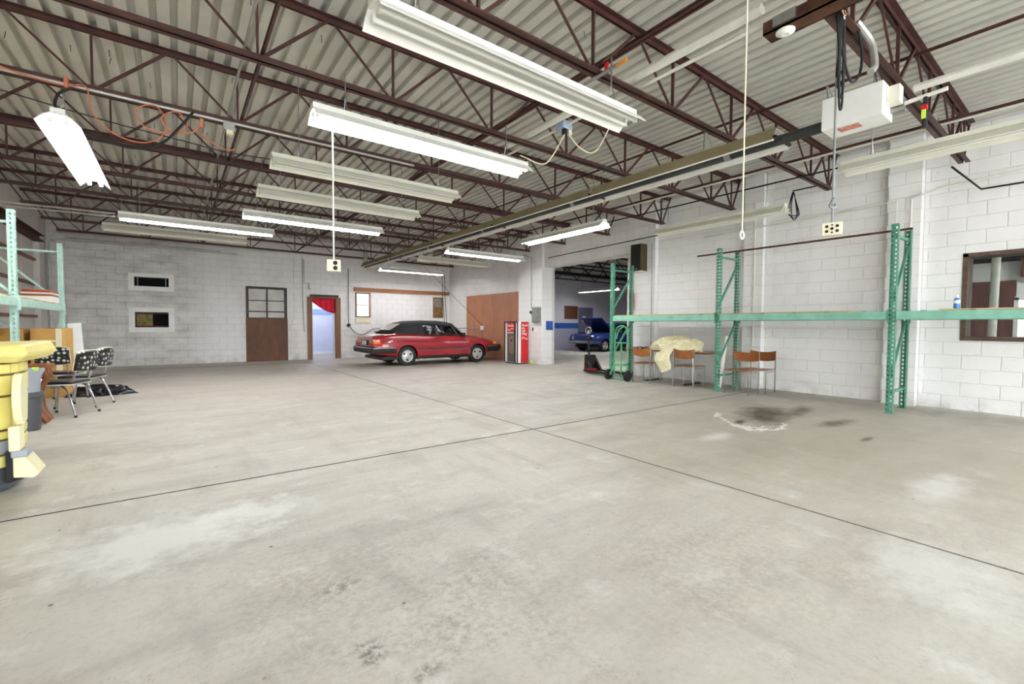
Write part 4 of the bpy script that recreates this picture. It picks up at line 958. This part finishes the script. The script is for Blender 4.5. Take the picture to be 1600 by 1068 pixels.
MB().tube(arc_pts([(X0+.02, Y0-.05, 1.28), (X0-.06, Y0+.0, 1.22), (X0-.1, Y0+.04, 1.08), (X0-.08, Y0+.06, 1.0)], 5), .014, 8).build('loop_handle', 'truckgreen', htk, smooth=True)
B(X0-.01, Y0-.2, .0, X0+.22, Y0+.2, .012).build('toe_plate', 'truckgreen', htk)
for s in (-1, 1):
    MB().bar((X0, Y0+s*.19, .36), (X0-.1, Y0+s*.24, .13), .02, .035).build('axle_bracket', 'truckgreen', htk)
    wh = MB().lathe([(.07, -.035), (.115, -.04), (.128, -.02), (.128, .02), (.115, .04), (.07, .035)], (X0-.1, Y0+s*.29, .128), 24, 'y').build('tyre', 'rubber', htk, smooth=True)
    MB().lathe([(.072, -.025), (.03, -.032), (.03, .032), (.072, .025)], (X0-.1, Y0+s*.29, .128), 16, 'y').build('hub', 'steel', wh)
MB().cyl((X0-.1, Y0-.32, .128), (X0-.1, Y0+.32, .128), .01, 8).build('axle', 'steel', htk)
pj = thing('pallet_jack', 'black pallet jack with a loop handle parked in the doorway', 'pallet jack', (9.3, 8.75, 0), math.radians(-8))
MB().box(-.12, -.1, .08, .12, .12, .5).build('pump_body', 'blacksteel', pj, local=True, bevel=.02)
MB().bar((0, .05, .45), (0, .09, 1.08), .045, .04).build('handle_bar', 'blacksteel', pj, local=True)
MB().tube([(.1*math.sin(a), .095, 1.17-.1*math.cos(a)) for a in [2*PI*k/18 for k in range(18)]], .014, 8, closed=True).build('handle_loop', 'steel', pj, local=True, smooth=True)
B(-.02, .07, 1.06, .02, .11, 1.18).build('lever', 'greyplastic', pj, local=True)
for s in (-1, 1):
    MB().prism([(-.05, .1), (-1.15, .1), (-1.2, .06), (-1.2, .05), (-.05, .05)], 'x', s*.2-.08, s*.2+.08).build('fork', 'blacksteel', pj, local=True, bevel=.004)
    MB().prism([(.0, .48), (-.3, .1), (-.05, .06), (.02, .1)], 'x', s*.16-.03, s*.16+.03).build('fork_strut', 'blacksteel', pj, local=True)
    MB().lathe([(.09, -.03), (.095, 0), (.09, .03)], (s*.07, .06, .095), 18, 'x').build('steer_wheel', 'greyplastic', pj, local=True, smooth=True); MB().lathe([(.04, -.04), (.04, .04)], (s*.2, -1.05, .04), 12, 'x').build('load_wheel', 'rubber', pj, local=True)
B(-.2, -.28, .1, .02, -.1, .14).build('foot_board', 'lensred', pj, local=True); B(-.16, -.02, .2, .16, .1, .26).build('yellow_band', 'amber', pj, local=True)

# ------------------------------------------------------------------ drinks vending machine
vm = thing('vending_machine', 'narrow white drinks machine with a red side reading real thing', 'vending machine', (9.42, 12.3, 0))
x0, x1, y0, y1, H_ = 9.2, 9.66, 11.95, 12.7, 1.44
B(x0, y0, .04, x1, y1, H_).build('cabinet', 'white', vm, bevel=.008); B(x0+.02, y0+.02, 0, x1-.02, y1-.02, .04).build('plinth', 'blacksteel', vm)
B(x0-.03, y0+.16, .06, x0-.001, y1-.17, 1.41).build('door', pm('smoked_brown_panel', C(96, 84, 74), .3, var=.1), vm, bevel=.004)
for (ya, yb) in ((y0+.0, y0+.02), (y1-.02, y1), (y0+.13, y0+.16)): B(x0-.034, ya, .05, x0-.001, yb, 1.43).build('trim', 'blacksteel', vm)
B(x0-.034, y0, 1.41, x0-.001, y1, 1.44).build('trim', 'blacksteel', vm)
lp = B(x0-.04, y0+.17, 1.1, x0-.03, y1-.19, 1.39).build('logo_panel', 'red', vm)
B(x0-.036, y0+.17, 1.02, x0-.03, y1-.19, 1.09).build('button_row', 'rubber', vm)
for k in range(4): B(x0-.045, y0+.2+k*.09, 1.035, x0-.036, y0+.26+k*.09, 1.075).build('button', 'white', vm)
B(x0-.04, y0+.2, .36, x0-.03, y0+.44, .94).build('coin_panel', pm('panel_pinkish_grey', C(132, 112, 104), .4), vm); B(x0-.046, y0+.28, .76, x0-.04, y0+.34, .84).build('coin_slot', 'rubber', vm)
text_obj('Coca-Cola', .1, 'white', lp, Vector((x0-.041, y1-.2, 1.27))-vm.location, (PI/2, 0, -PI/2), sx=.8)
MB().tube(arc_pts([(x0-.041, y1-.21, 1.18), (x0-.041, y1-.32, 1.13), (x0-.041, y0+.33, 1.2), (x0-.041, y0+.19, 1.19)], 5), .012, 6).build('wave', 'white', lp)
rp = B(x0+.12, y0-.012, .05, x1-.02, y0-.001, 1.43).build('side_panel', 'red', vm)
for k, tx in enumerate(("Here's", "the", "real", "thing.")):
    text_obj(tx, .115, 'white', rp, Vector((x0+.15, y0-.013, 1.28-k*.095))-vm.location, (PI/2, 0, 0), sx=.85)
MB().tube(arc_pts([(x0+.15, y0-.014, .84), (x0+.2, y0-.014, .92), (x0+.25, y0-.014, .87), (x0+.3, y0-.014, .89)], 5), .011, 6).build('wave', 'white', rp)
text_obj('Coke', .07, 'white', rp, Vector((x0+.29, y0-.013, .835))-vm.location, (PI/2, 0, 0), sx=.8)
# lime drink can by the pillar
one('drink_can', MB().lathe([(.028, 0), (.033, .01), (.033, .11), (.028, .12)], (9.66, 11.8, 0), 14), 'lime', 'small lime green can on the floor beside the vending machine', 'can', smooth=True)

# ------------------------------------------------------------------ left corner clutter
def make_dinette():
    """faces -x; back at +x; origin centre of feet"""
    r = thing('dinette_chair', 'c', 'chair', group='black and white dinette chairs')
    for s in (-1, 1):
        y = s*.2
        MB().tube(arc_pts([(.24, y*1.2, .01), (.17, y*1.1, .25), (.1, y, .4), (-.02, y*.95, .44), (-.2, y*.95, .44)], 6), .0125, 8).build('rear_leg', 'chrome', r, local=True, smooth=True)
        MB().tube(arc_pts([(-.28, y*1.15, .01), (-.24, y*1.05, .3), (-.2, y, .43), (0, y*.8, .425), (.14, y*.8, .47), (.2, y*.8, .62), (.235, y*.8, .82)], 6), .0125, 8).build('front_leg_and_back_post', 'chrome', r, local=True, smooth=True)
        for (xx, yy) in ((.24, y*1.2), (-.28, y*1.15)): MB().lathe([(.016, 0), (.018, .03)], (xx, yy, 0), 10).build('foot_cap', 'rubber', r, local=True)
    MB().box(-.26, -.215, .45, .17, .215, .495).build('seat', 'blackvinyl', r, local=True, bevel=.02, smooth=True)
    MB().tube([(-.27, -.2, .452), (-.27, .2, .452), (.16, .21, .452), (.16, -.21, .452)], .009, 6, closed=True).build('seat_piping', 'white', r, local=True)
    rings = []
    for j in range(9):
        y = -.215+j*.43/8; c = .03*(1-(y/.215)**2); e = .02*(abs(y)/.215)**3
        rings.append([(.2+c, y, .63+e), (.245+c, y, .63+e), (.275+c, y, .9-e), (.25+c, y, .925-e), (.235+c, y, .9-e)])
    bk = MB().loft(rings).build('backrest', 'dots', r, local=True, smooth=True)
    rim = [(.205+.03*(1-(y/.215)**2), y, .628+.02*(abs(y)/.215)**3) for y in [-.215+j*.43/8 for j in range(9)]]+[(.25+.03*(1-(y/.215)**2), y, .92-.02*(abs(y)/.215)**3) for y in [.215-j*.43/8 for j in range(9)]]
    MB().tube(rim, .009, 6, closed=True).build('white_edging', 'cream', bk, local=True, smooth=True)
    return r
dc = make_dinette()
place(dc, (-1.26, 8.84, 0), math.radians(-24), 'nearest dinette chair with black fleck-patterned back', True)
place(dc, (-1.16, 9.68, 0), math.radians(-20), 'second dinette chair, just behind the nearest one', False)
place(dc, (-1.56, 10.5, 0), math.radians(-105), 'dinette chair at the back, partly hidden behind the yellow lid', False)
bag = heap(-1.1, 11.05, 0, .42, .28, .16, 11, 44, 14)
one('bin_bag', bag, 'bagblack', 'black plastic sack lying flat on the floor behind the dinette chairs', 'bag', smooth=True)
wb_ = thing('waste_bin', 'dark grey waste bin on the floor under a lighter one', 'bin', (-1.47, 7.85, 0)); MB().lathe([(.1, 0), (.11, .01), (.135, .42), (.15, .43), (.15, .46), (.13, .46), (.1, .03)], (-1.47, 7.85, 0), 24).build('body', 'darkgrey', wb_, smooth=True)
MB().lathe([(.137, .40), (.152, .41), (.152, .465), (.137, .465)], (-1.47, 7.85, 0), 24).build('rim', 'darkgrey', wb_, smooth=True)
wb_ = thing('waste_bin', 'light grey plastic bin set inside the dark grey one', 'bin', (-1.47, 7.85, .3)); MB().lathe([(.105, .0), (.115, .2), (.125, .33), (.15, .4), (.16, .42), (.16, .45), (.14, .45), (.11, .3), (.09, .02)], (-1.47, 7.85, .3), 24).build('body', 'greyplastic', wb_, smooth=True)
B(-1.4, 7.72, .73, -1.35, 7.78, .77).build('sticker', 'lime', wb_)
wt = thing('wooden_stand', 'reddish brown wooden stand with curved legs behind the grey bins', 'stand', (-1.5, 8.3, 0))
for (yy, s) in ((8.2, 1), (8.42, 1)):
    MB().tube(arc_pts([(-1.36, yy, .02), (-1.44, yy, .2), (-1.42, yy, .45), (-1.36, yy, .62), (-1.42, yy, .74)], 6), [.03+.012*math.sin(k*.35) for k in range(25)], 10).build('leg', 'brownleg', wt, smooth=True)
    MB().tube(arc_pts([(-1.68, yy, .02), (-1.6, yy, .2), (-1.62, yy, .45), (-1.68, yy, .62), (-1.62, yy, .74)], 6), [.03+.012*math.sin(k*.35) for k in range(25)], 10).build('leg', 'brownleg', wt, smooth=True)
B(-1.72, 8.14, .72, -1.32, 8.5, .77).build('top', 'brownleg', wt, bevel=.01); B(-1.6, 8.2, .3, -1.42, 8.42, .33).build('shelf', 'ply_dark', wt)
bx1 = thing('cardboard_box', 'narrow cardboard box under the left rack shelf', 'box', (-2.2, 11.3, 0)); MB().box(-2.36, 11.0, 0, -2.08, 11.5, 1.21).build('body', 'cardboard', bx1, bevel=.004); MB().bar((-2.36, 11.0, 1.21), (-2.4, 10.9, 1.1), .28, .004).build('flap', 'cardboard', bx1)
bx2 = thing('cardboard_box', 'wide cardboard box with white tape under the left rack shelf', 'box', (-1.85, 11.3, 0)); MB().box(-2.0, 11.0, 0, -1.62, 12.1, 1.21).build('body', 'cardboard', bx2, bevel=.004); MB().box(-2.004, 10.996, .98, -1.616, 11.0, 1.01).build('tape', 'cream', bx2); MB().box(-1.69, 10.994, .3, -1.615, 11.0, 1.21).build('tape', 'cream', bx2)
one('white_panel', MB().bar((-1.58, 12.5, .0), (-1.68, 12.75, 1.3), .04, .2, (1, 0, .2)), 'white', 'white sheet leaning against the end of the left rack', 'panel')
# yellow plastic unit at the left edge
yu = thing('yellow_play_unit', 'yellow panelled plastic unit with a hinged lid and grey base at left edge', 'toy cabinet', (-1.38, 5.3, 0))
def sup(a, rx, ry, e=3.2):
    c, s = math.cos(a), math.sin(a)
    return (rx*math.copysign(abs(c)**(2/e), c), ry*math.copysign(abs(s)**(2/e), s))
def ring_at(z, k=1.0, n=40): return [(-1.38+sup(2*PI*j/n, .38*k, .36*k)[0], 5.3+sup(2*PI*j/n, .38*k, .36*k)[1], z) for j in range(n)]
MB().loft([ring_at(.17, .9), ring_at(.87, .95), ring_at(1.0, .95)]).build('body', pm('panel_gap_brown', C(120, 100, 50), .6), yu, smooth=True)
MB().loft([ring_at(.01, .86), ring_at(.03, .9), ring_at(.06, .9), ring_at(.07, .88), ring_at(.18, .95), ring_at(.19, .9)]).build('base', 'darkgrey', yu, smooth=True)
def skin(a0, a1, z0, z1, mat, nm):
    mb = MB(); rings = []
    for z in (z0, z0+.008, z1-.008, z1):
        k = (.93+.055*min(1, max(0, (z-.17)/.7)))*(1.0 if z in (z0, z1) else 1.012)
        row = []
        for i in range(9):
            a = a0+(a1-a0)*i/8; u_, v_ = sup(a, .38*k, .36*k); row.append((-1.38+u_, 5.3+v_, z))
        for i in range(8, -1, -1):
            a = a0+(a1-a0)*i/8; u_, v_ = sup(a, .38*k*.96, .36*k*.96); row.append((-1.38+u_, 5.3+v_, z))
        rings.append(row)
    return mb.loft(rings).build(nm, mat, yu)
cuts = [-2.8, -2.2, -1.62, -.98, -.5, -.2, .3, .9]
for i in range(len(cuts)-1):
    for (z0, z1) in ((.19, .285), (.295, .40), (.41, .475), (.485, .735), (.745, .90), (.91, .99)):
        mt = 'greyplastic' if (i == 3 and z0 == .295) else 'yellow'
        skin(cuts[i]+.016, cuts[i+1]-.016, z0+.004, z1-.004, mt, 'panel')
lid = MB()
lid.loft([[(-1.78, 4.93, 1.02), (-.97, 4.93, 1.0), (-.92, 5.62, 1.0), (-1.78, 5.62, 1.02)], [(-1.84, 4.86, 1.07), (-.9, 4.86, 1.06), (-.86, 5.68, 1.06), (-1.84, 5.68, 1.07)], [(-1.82, 4.9, 1.13), (-.93, 4.9, 1.14), (-.9, 5.66, 1.15), (-1.82, 5.66, 1.13)]])
lid.build('lid', 'yellow', yu, bevel=.02)
hd = MB().loft([[(-1.0+dx, 5.0+.11*math.sin(a), .72+.2*math.cos(a)*(.8+.2*abs(math.cos(a)))) for a in [2*PI*j/20 for j in range(20)]] for dx in (0, .05)]); hd.build('side_handle', 'yellowpale', yu, bevel=.01)
B(-1.03, 4.93, .33, -.97, 5.08, .52).build('bracket', 'yellowpale', yu, bevel=.01); B(-1.02, 4.93, .28, -.93, 5.1, .33).build('hinge', 'greyplastic', yu, bevel=.01)
MB().prism([(-1.02, .3), (-.96, .28), (-.88, .13), (-.91, .1), (-1.02, .12)], 'y', 4.98, 5.22).build('step_flap', 'yellowpale', yu, bevel=.008)
MB().prism([(-1.06, .32), (-.99, .28), (-.97, .1), (-1.06, .08)], 'y', 5.0, 5.18).build('step_bracket', 'blacksteel', yu)
one('round_tray', MB().lathe([(.2, 0), (.24, .02), (.25, .05), (.22, .05), (.18, .02)], (0, 0, 0), 24), 'blackvinyl', 'round black tray with a white rim behind the yellow lid', 'tray', smooth=True, local=True)
tr = bpy.data.objects['round_tray']; tr.location = (-1.62, 5.42, 1.14)
# ------------------------------------------------------------------ cars
def body_section(x, zb, ws, wm, zsh, wt, zc):
    half = [(0, zb), (ws*.88, zb), (ws, zb+.05), (wm-.01, zb+.17), (wm, .55), (wm-.004, .64), (wm-.025, zsh-.07), (wm-.07, zsh-.015), (wt, zsh+(zc-zsh)*.45), (wt*.55, zc-.012), (0, zc)]
    return [(x, y, z) for y, z in half]+[(x, -y, z) for y, z in half[-2:0:-1]]
def car_body(root, st, mat, wheels, rw=.355):
    mb = MB().loft([body_section(*s) for s in st])
    ob = mb.build('body', mat, root, local=True, smooth=True)
    cut = MB()
    for x in wheels:
        for s in (-1, 1): cut.lathe([(rw, s*.6), (rw, s*1.1)], (x, 0, .31), 32, 'y')
    co = cut.build('cutter', None, None, local=True)
    md = ob.modifiers.new('b', 'BOOLEAN'); md.object = co; md.operation = 'DIFFERENCE'; md.solver = 'EXACT'
    keep = ob.parent; ob.parent = None
    dg = bpy.context.evaluated_depsgraph_get(); dg.update()
    me = bpy.data.meshes.new_from_object(ob.evaluated_get(dg)); ob.modifiers.clear(); ob.data = me; me.name = 'body'; ob.parent = keep
    if not me.materials: me.materials.append(M[mat])
    bpy.data.objects.remove(co)
    return ob
def wheel(root, x, s, r=.31, wd=.19, rim='white'):
    yo = s*.855
    t = MB().lathe([(.19, -s*wd), (.285, -s*wd), (r, -s*(wd-.02)), (r, -s*.02), (.285, 0), (.2, s*.0), (.2, -s*.03)], (x, yo, .31), 32, 'y').build('tyre', 'rubber', root, local=True, smooth=True)
    MB().lathe([(.205, -s*.012), (.195, s*.004), (.18, -s*.018), (.1, -s*.006), (.04, s*.006), (.0, s*.006)], (x, yo, .31), 32, 'y').build('rim', pm('alloy_'+root.name+str(round(x))+str(s), C(206, 206, 204), .3, .6, var=.06), t, local=True, smooth=True)
    for k in range(3):
        a = 2*PI*k/3+.5
        c = (x+.125*math.cos(a), yo+s*.004, .31+.125*math.sin(a))
        MB().lathe([(.034, -s*.012), (.034, s*.001), (.01, s*.001)], c, 8, 'y').build('rim_slot', 'dark', t, local=True)
    return t
rc = thing('convertible_car', 'dark red convertible car with black soft top parked at the back', 'car', (5.91, 14.33, 0))
ST = [(-1.3, .44, .72, .78, .90, .66, .92), (-1.22, .38, .76, .83, .94, .68, .965), (-.8, .31, .82, .875, .985, .70, 1.02), (-.36, .27, .84, .885, 1.0, .71, 1.06), (0, .26, .85, .887, 1.0, .72, 1.06), (.4, .25, .85, .887, .985, .73, 1.0), (1.0, .25, .85, .887, .965, .74, .97), (1.8, .25, .85, .887, .95, .74, .985),
      (2.2, .25, .85, .887, .94, .72, 1.0), (2.64, .26, .84, .882, .89, .68, .955), (3.05, .3, .82, .865, .825, .62, .88), (3.35, .36, .77, .82, .74, .56, .785), (3.46, .42, .72, .77, .67, .52, .70)]
WB = 2.64
body = car_body(rc, ST, 'carred', (0, WB))
MB().box(-.95, -.78, .2, 3.1, .78, .3).build('underbody', 'blacksteel', rc, local=True)
for s in (-1, 1):
    for x in (0, WB):
        wheel(rc, x, s)
        MB().tube([(x+.362*math.cos(a), s*.885, .31+.362*math.sin(a)) for a in [PI*k/14 for k in range(-1, 16)]], .014, 6).build('wheel_arch', 'carred', rc, local=True, smooth=True)
        B(x-.34, s*.58, .25, x+.34, s*.6, .7).build('wheel_well', 'dark', rc, local=True)
    B(.36, s*.885, .515, WB-.37, s*.905, .555).build('side_moulding', 'blacksteel', rc, local=True, bevel=.004); B(.37, s*.903, .522, WB-.38, s*.908, .534).build('chrome_strip', 'chrome', rc, local=True)
    B(.34, s*.84, .22, WB-.36, s*.872, .29).build('sill', 'blacksteel', rc, local=True)
    B(.3, s*.884, .29, .34, s*.9, .2).build('mud_flap', 'rubber', rc, local=True)
    B(1.98, s*.8, .93, 2.1, s*.96, 1.05).build('mirror', 'blacksteel', rc, local=True, bevel=.02)
    B(.98, s*.872, .87, 1.12, s*.897, .9).build('door_handle', 'blacksteel', rc, local=True)
    MB().bar((.92, s*.889, .3), (.92, s*.868, .93), .006, .004).build('door_gap', 'dark', rc, local=True); MB().bar((2.02, s*.889, .3), (2.02, s*.868, .91), .006, .004).build('door_gap', 'dark', rc, local=True)
    MB().bar((-1.1, s*.885, .80), (3.1, s*.866, .76), .006, .004).build('crease_shade', pm('crease_shade_red', C(96, 12, 22), .4), rc, local=True)  # darker red strip paints the shade line of a body fold
    # lamps and bumpers
    B(-1.338, s*.6, .725, -1.06, s*.868, .8).build('tail_lamp', 'amber', rc, local=True, bevel=.01); B(-1.335, s*.5, .63, -.98, s*.874, .725).build('tail_lamp', 'lensred', rc, local=True, bevel=.01)
    B(3.36, s*.64, .63, 3.47, s*.81, .72).build('turn_lamp', 'amber', rc, local=True, bevel=.015); B(3.4, s*.36, .6, 3.5, s*.62, .73).build('headlamp', 'glass', rc, local=True, bevel=.015)
    B(-1.39, s*.84, .42, -.38, s*.905, .6).build('bumper_side', 'blacksteel', rc, local=True, bevel=.02); B(-1.37, s*.903, .565, -.4, s*.911, .59).build('chrome_strip', 'chrome', rc, local=True)
    B(3.02, s*.8, .38, 3.5, s*.9, .6).build('bumper_side', 'blacksteel', rc, local=True, bevel=.02); B(3.05, s*.898, .565, 3.5, s*.906, .585).build('chrome_strip', 'chrome', rc, local=True)
    text_obj('900', .06, 'steel', rc, (2.1, -.893, .82), (PI/2, 0, 0)) if s < 0 else None
    B(2.2, s*.884, .74, 2.27, s*.89, .765).build('side_repeater', 'amber', rc, local=True)
MB().prism([(-1.4, .42), (-1.28, .4), (-1.26, .61), (-1.38, .62), (-1.43, .56)], 'y', -.9, .9).build('rear_bumper', 'blacksteel', rc, local=True, bevel=.01); B(-1.436, -.86, .57, -1.42, .86, .595).build('chrome_strip', 'chrome', rc, local=True)
MB().prism([(3.45, .36), (3.58, .4), (3.66, .5), (3.62, .62), (3.46, .62)], 'y', -.88, .88).build('front_bumper', 'blacksteel', rc, local=True, bevel=.01)
B(-1.33, -.3, .66, -1.3, .3, .82).build('plate_recess', 'rubber', rc, local=True); B(-1.342, -.19, .67, -1.33, .19, .80).build('number_plate', 'platewhite', rc, local=True); B(3.46, -.35, .62, 3.5, .35, .72).build('grille', 'blacksteel', rc, local=True)
text_obj('900', .07, 'steel', rc, (-1.3, -.62, .85), (PI/2, 0, -PI/2))
B(-.62, -.62, 1.04, -.5, .62, 1.085).build('spoiler', 'blackcanvas', rc, local=True, bevel=.015)
# soft top
TOP = [(-.55, 1.075, .60), (-.3, 1.2, .60), (-.04, 1.355, .60), (.3, 1.42, .60), (.8, 1.44, .60), (1.3, 1.435, .59), (1.7, 1.395, .57)]
rows = []
for (x, z, wr) in TOP: rows.append([(x, y*wr/.6, z-(.02+.1*max(0, (abs(y)-.46)/.2)**1.5)*(abs(y) > .3)-.012*(y/.5)**2) for y in (-.66, -.6, -.5, -.3, 0, .3, .5, .6, .66)])
o = MB().loft(rows, closed_ring=False, caps=False).build('soft_top', 'blackcanvas', rc, local=True, smooth=True); md = o.modifiers.new('s', 'SOLIDIFY'); md.thickness = .025; md.offset = 1
def edge(x):   # roof side edge at x
    for (a, b) in zip(TOP[:-1], TOP[1:]):
        if a[0] <= x <= b[0]+1e-6:
            t = (x-a[0])/(b[0]-a[0]); z = a[1]+(b[1]-a[1])*t; wr = a[2]+(b[2]-a[2])*t; return (.66*wr/.6, z-.125)
    return (.63, 1.27)
for s in (-1, 1):
    low, upp = [], []
    for x in (-.55, -.3, -.04, .3, .62):
        y, z = edge(x); low.append((x, s*.75, 1.0)); upp.append((x, s*y, max(z, 1.0)))
    o = MB().loft([low, upp], closed_ring=False, caps=False).build('soft_top_quarter', 'blackcanvas', rc, local=True, smooth=False); md = o.modifiers.new('s', 'SOLIDIFY'); md.thickness = .02
    for (a, b, c, d_) in ((.66, .9, .66, .9), (.97, 1.86, .97, 1.64)):
        (ya, za), (yb, zb) = edge(c), edge(min(d_, 1.69))
        q = MB().add([(a, s*.755, .97), (b, s*.755, .95), (d_, s*yb, zb), (c, s*ya, za)], [(0, 1, 2, 3)])
        o = q.build('side_window', 'glass', rc, local=True); md = o.modifiers.new('s', 'SOLIDIFY'); md.thickness = .005
    ya, za = edge(.94); MB().bar((.94, s*.757, .97), (.94, s*ya, za), .035, .02, (1, 0, 0)).build('pillar', 'blackcanvas', rc, local=True)
    ya, za = edge(1.68); MB().bar((1.92, s*.75, .96), (1.7, s*.6, 1.3), .045, .03, (0, 1, 0)).build('pillar', 'blacksteel', rc, local=True); MB().bar((2.14, s*.7, .97), (1.72, s*.56, 1.36), .045, .04, (0, 1, 0)).build('pillar', 'blacksteel', rc, local=True)
    MB().bar((.62, s*.757, .985), (1.92, s*.757, .965), .02, .02).build('window_seal', 'blacksteel', rc, local=True)
o = MB().add([(2.18, -.68, .985), (2.18, .68, .985), (1.72, .54, 1.375), (1.72, -.54, 1.375)], [(0, 1, 2, 3)]).build('windscreen', 'glass', rc, local=True); md = o.modifiers.new('s', 'SOLIDIFY'); md.thickness = .005
o = MB().add([(-.47, -.46, 1.14), (-.47, .46, 1.14), (-.1, .46, 1.345), (-.1, -.46, 1.345)], [(0, 1, 2, 3)]).build('rear_window', pm('cloudy_rear_window', C(206, 200, 198), .15, var=.05), rc, local=True); md = o.modifiers.new('s', 'SOLIDIFY'); md.thickness = .012; md.offset = 0
for (x, y) in ((.55, -.36), (.55, .36), (1.15, -.36), (1.15, .36)):
    B(x, y-.22, .6, x+.13, y+.22, 1.12).build('seat', 'darkgrey', rc, local=True, bevel=.04); B(x+.01, y-.1, 1.1, x+.09, y+.1, 1.26).build('headrest', 'darkgrey', rc, local=True, bevel=.03)
MB().tube([(1.72+.06*math.sin(a), -.36+.18*math.cos(a), 1.0+.17*math.sin(a)) for a in [2*PI*k/18 for k in range(18)]], .014, 6, closed=True).build('steering_wheel', 'rubber', rc, local=True, smooth=True)
B(1.85, -.66, .9, 2.1, .66, 1.02).build('dashboard', 'rubber', rc, local=True, bevel=.02); B(1.66, -.1, 1.27, 1.69, .1, 1.33).build('rear_view_mirror', 'rubber', rc, local=True)

# short rear overhang: tuck everything behind the rear axle forward
def tuck(o, seen_):
    if o.data and o.data.name not in seen_:
        seen_.add(o.data.name)
        if o.location.length < 1e-6:
            for v in o.data.vertices:
                if v.co.x < -.38: v.co.x = -.38+(v.co.x+.38)*.76
        elif o.location.x < -.38: o.location.x = -.38+(o.location.x+.38)*.76
    for c in o.children: tuck(c, seen_)
_s = set()
for c in list(rc.children): tuck(c, _s)

# blue car with its bonnet up in the next bay
bc_ = thing('blue_car', 'dark blue car with its bonnet raised in the next bay', 'car', (20.0, 16.2, 0), PI)
ST2 = [(-1.3, .44, .74, .8, .88, .66, .9), (-1.1, .36, .8, .86, .93, .68, .95), (-.3, .3, .84, .9, .96, .72, .99), (.6, .27, .85, .9, .95, .74, .97), (1.7, .27, .85, .9, .94, .74, .96), (2.4, .28, .85, .9, .92, .72, .94), (3.1, .32, .84, .89, .9, .7, .92), (3.4, .4, .82, .87, .86, .68, .88), (3.5, .46, .78, .82, .78, .62, .8)]
car_body(bc_, ST2, 'carblue', (0, 2.6))
for s in (-1, 1):
    for x in (0, 2.6): wheel(bc_, x, s)
    MB().lathe([(.09, -.01), (.1, .02), (.085, .03)], (3.49, s*.55, .68), 16, 'x').build('headlamp', 'chrome', bc_, local=True)
    for x in (0, 2.6): B(x-.34, s*.58, .25, x+.34, s*.6, .7).build('wheel_well', 'dark', bc_, local=True)
MB().box(-.95, -.78, .2, 3.1, .78, .3).build('underbody', 'blacksteel', bc_, local=True)
MB().bar((1.75, 0, .96), (2.75, 0, 1.72), 1.45, .05, (0, 0, 1)).build('bonnet', 'carblue', bc_, local=True, bevel=.02)
B(1.85, -.62, .93, 3.1, .62, .975).build('engine_bay', 'dark', bc_, local=True)
MB().box(3.48, -.84, .42, 3.6, .84, .56).build('front_bumper', 'chrome', bc_, local=True, bevel=.03)
gh = MB().loft([[(-.7, y, .98), (-.35, y*.85, 1.36), (.75, y*.85, 1.36), (1.5, y, .97)] for y in (-.7, .7)], closed_ring=False, caps=False); gh.build('cabin_glass', 'glass', bc_, local=True)
MB().box(-.4, -.6, 1.35, .8, .6, 1.39).build('roof', 'carblue', bc_, local=True, bevel=.02)
for s in (-1, 1):
    MB().bar((1.5, s*.69, .97), (.78, s*.58, 1.36), .05, .04).build('pillar', 'carblue', bc_, local=True); MB().bar((-.7, s*.69, .98), (-.38, s*.58, 1.36), .08, .04).build('pillar', 'carblue', bc_, local=True)
hs = thing('hose_coil', 'coiled pale hose hanging on the wall behind the blue car', 'hose', (18.9, YB, 1.1))
for k in range(5): MB().tube([(19.55+(.28+.02*k)*math.cos(a)*.9, YB-.06-.015*k, 1.1+(.2+.02*k)*math.sin(a+.3*k)) for a in [2*PI*j/20 for j in range(20)]], .014, 6, closed=True).build('loop', 'white', hs)
# overhead pipe run and red unit in the next bay
pipe([(10.5, 14.0, 3.5), (25, 14.0, 3.5)], .05, 'blacksteel', 'thick black pipe under the roof of the next bay', 'pipe', 'pipe')
uh = thing('unit_heater', 'red unit heater hung under the roof of the next bay', 'heater', (17.2, 13.3, 3.2)); B(16.9, 13.1, 3.2, 17.5, 13.5, 3.65).build('case', 'lensred', uh, bevel=.01)
for k in range(5): B(16.88, 13.14, 3.24+k*.08, 16.9, 13.46, 3.28+k*.08).build('louvre', 'rust', uh)
for (dx, dy) in ((-.25, 0), (.25, 0)): MB().cyl((17.2+dx, 13.3, 3.65), (17.2+dx, 13.3, 4.2), .01, 6).build('hanger', 'blacksteel', uh)
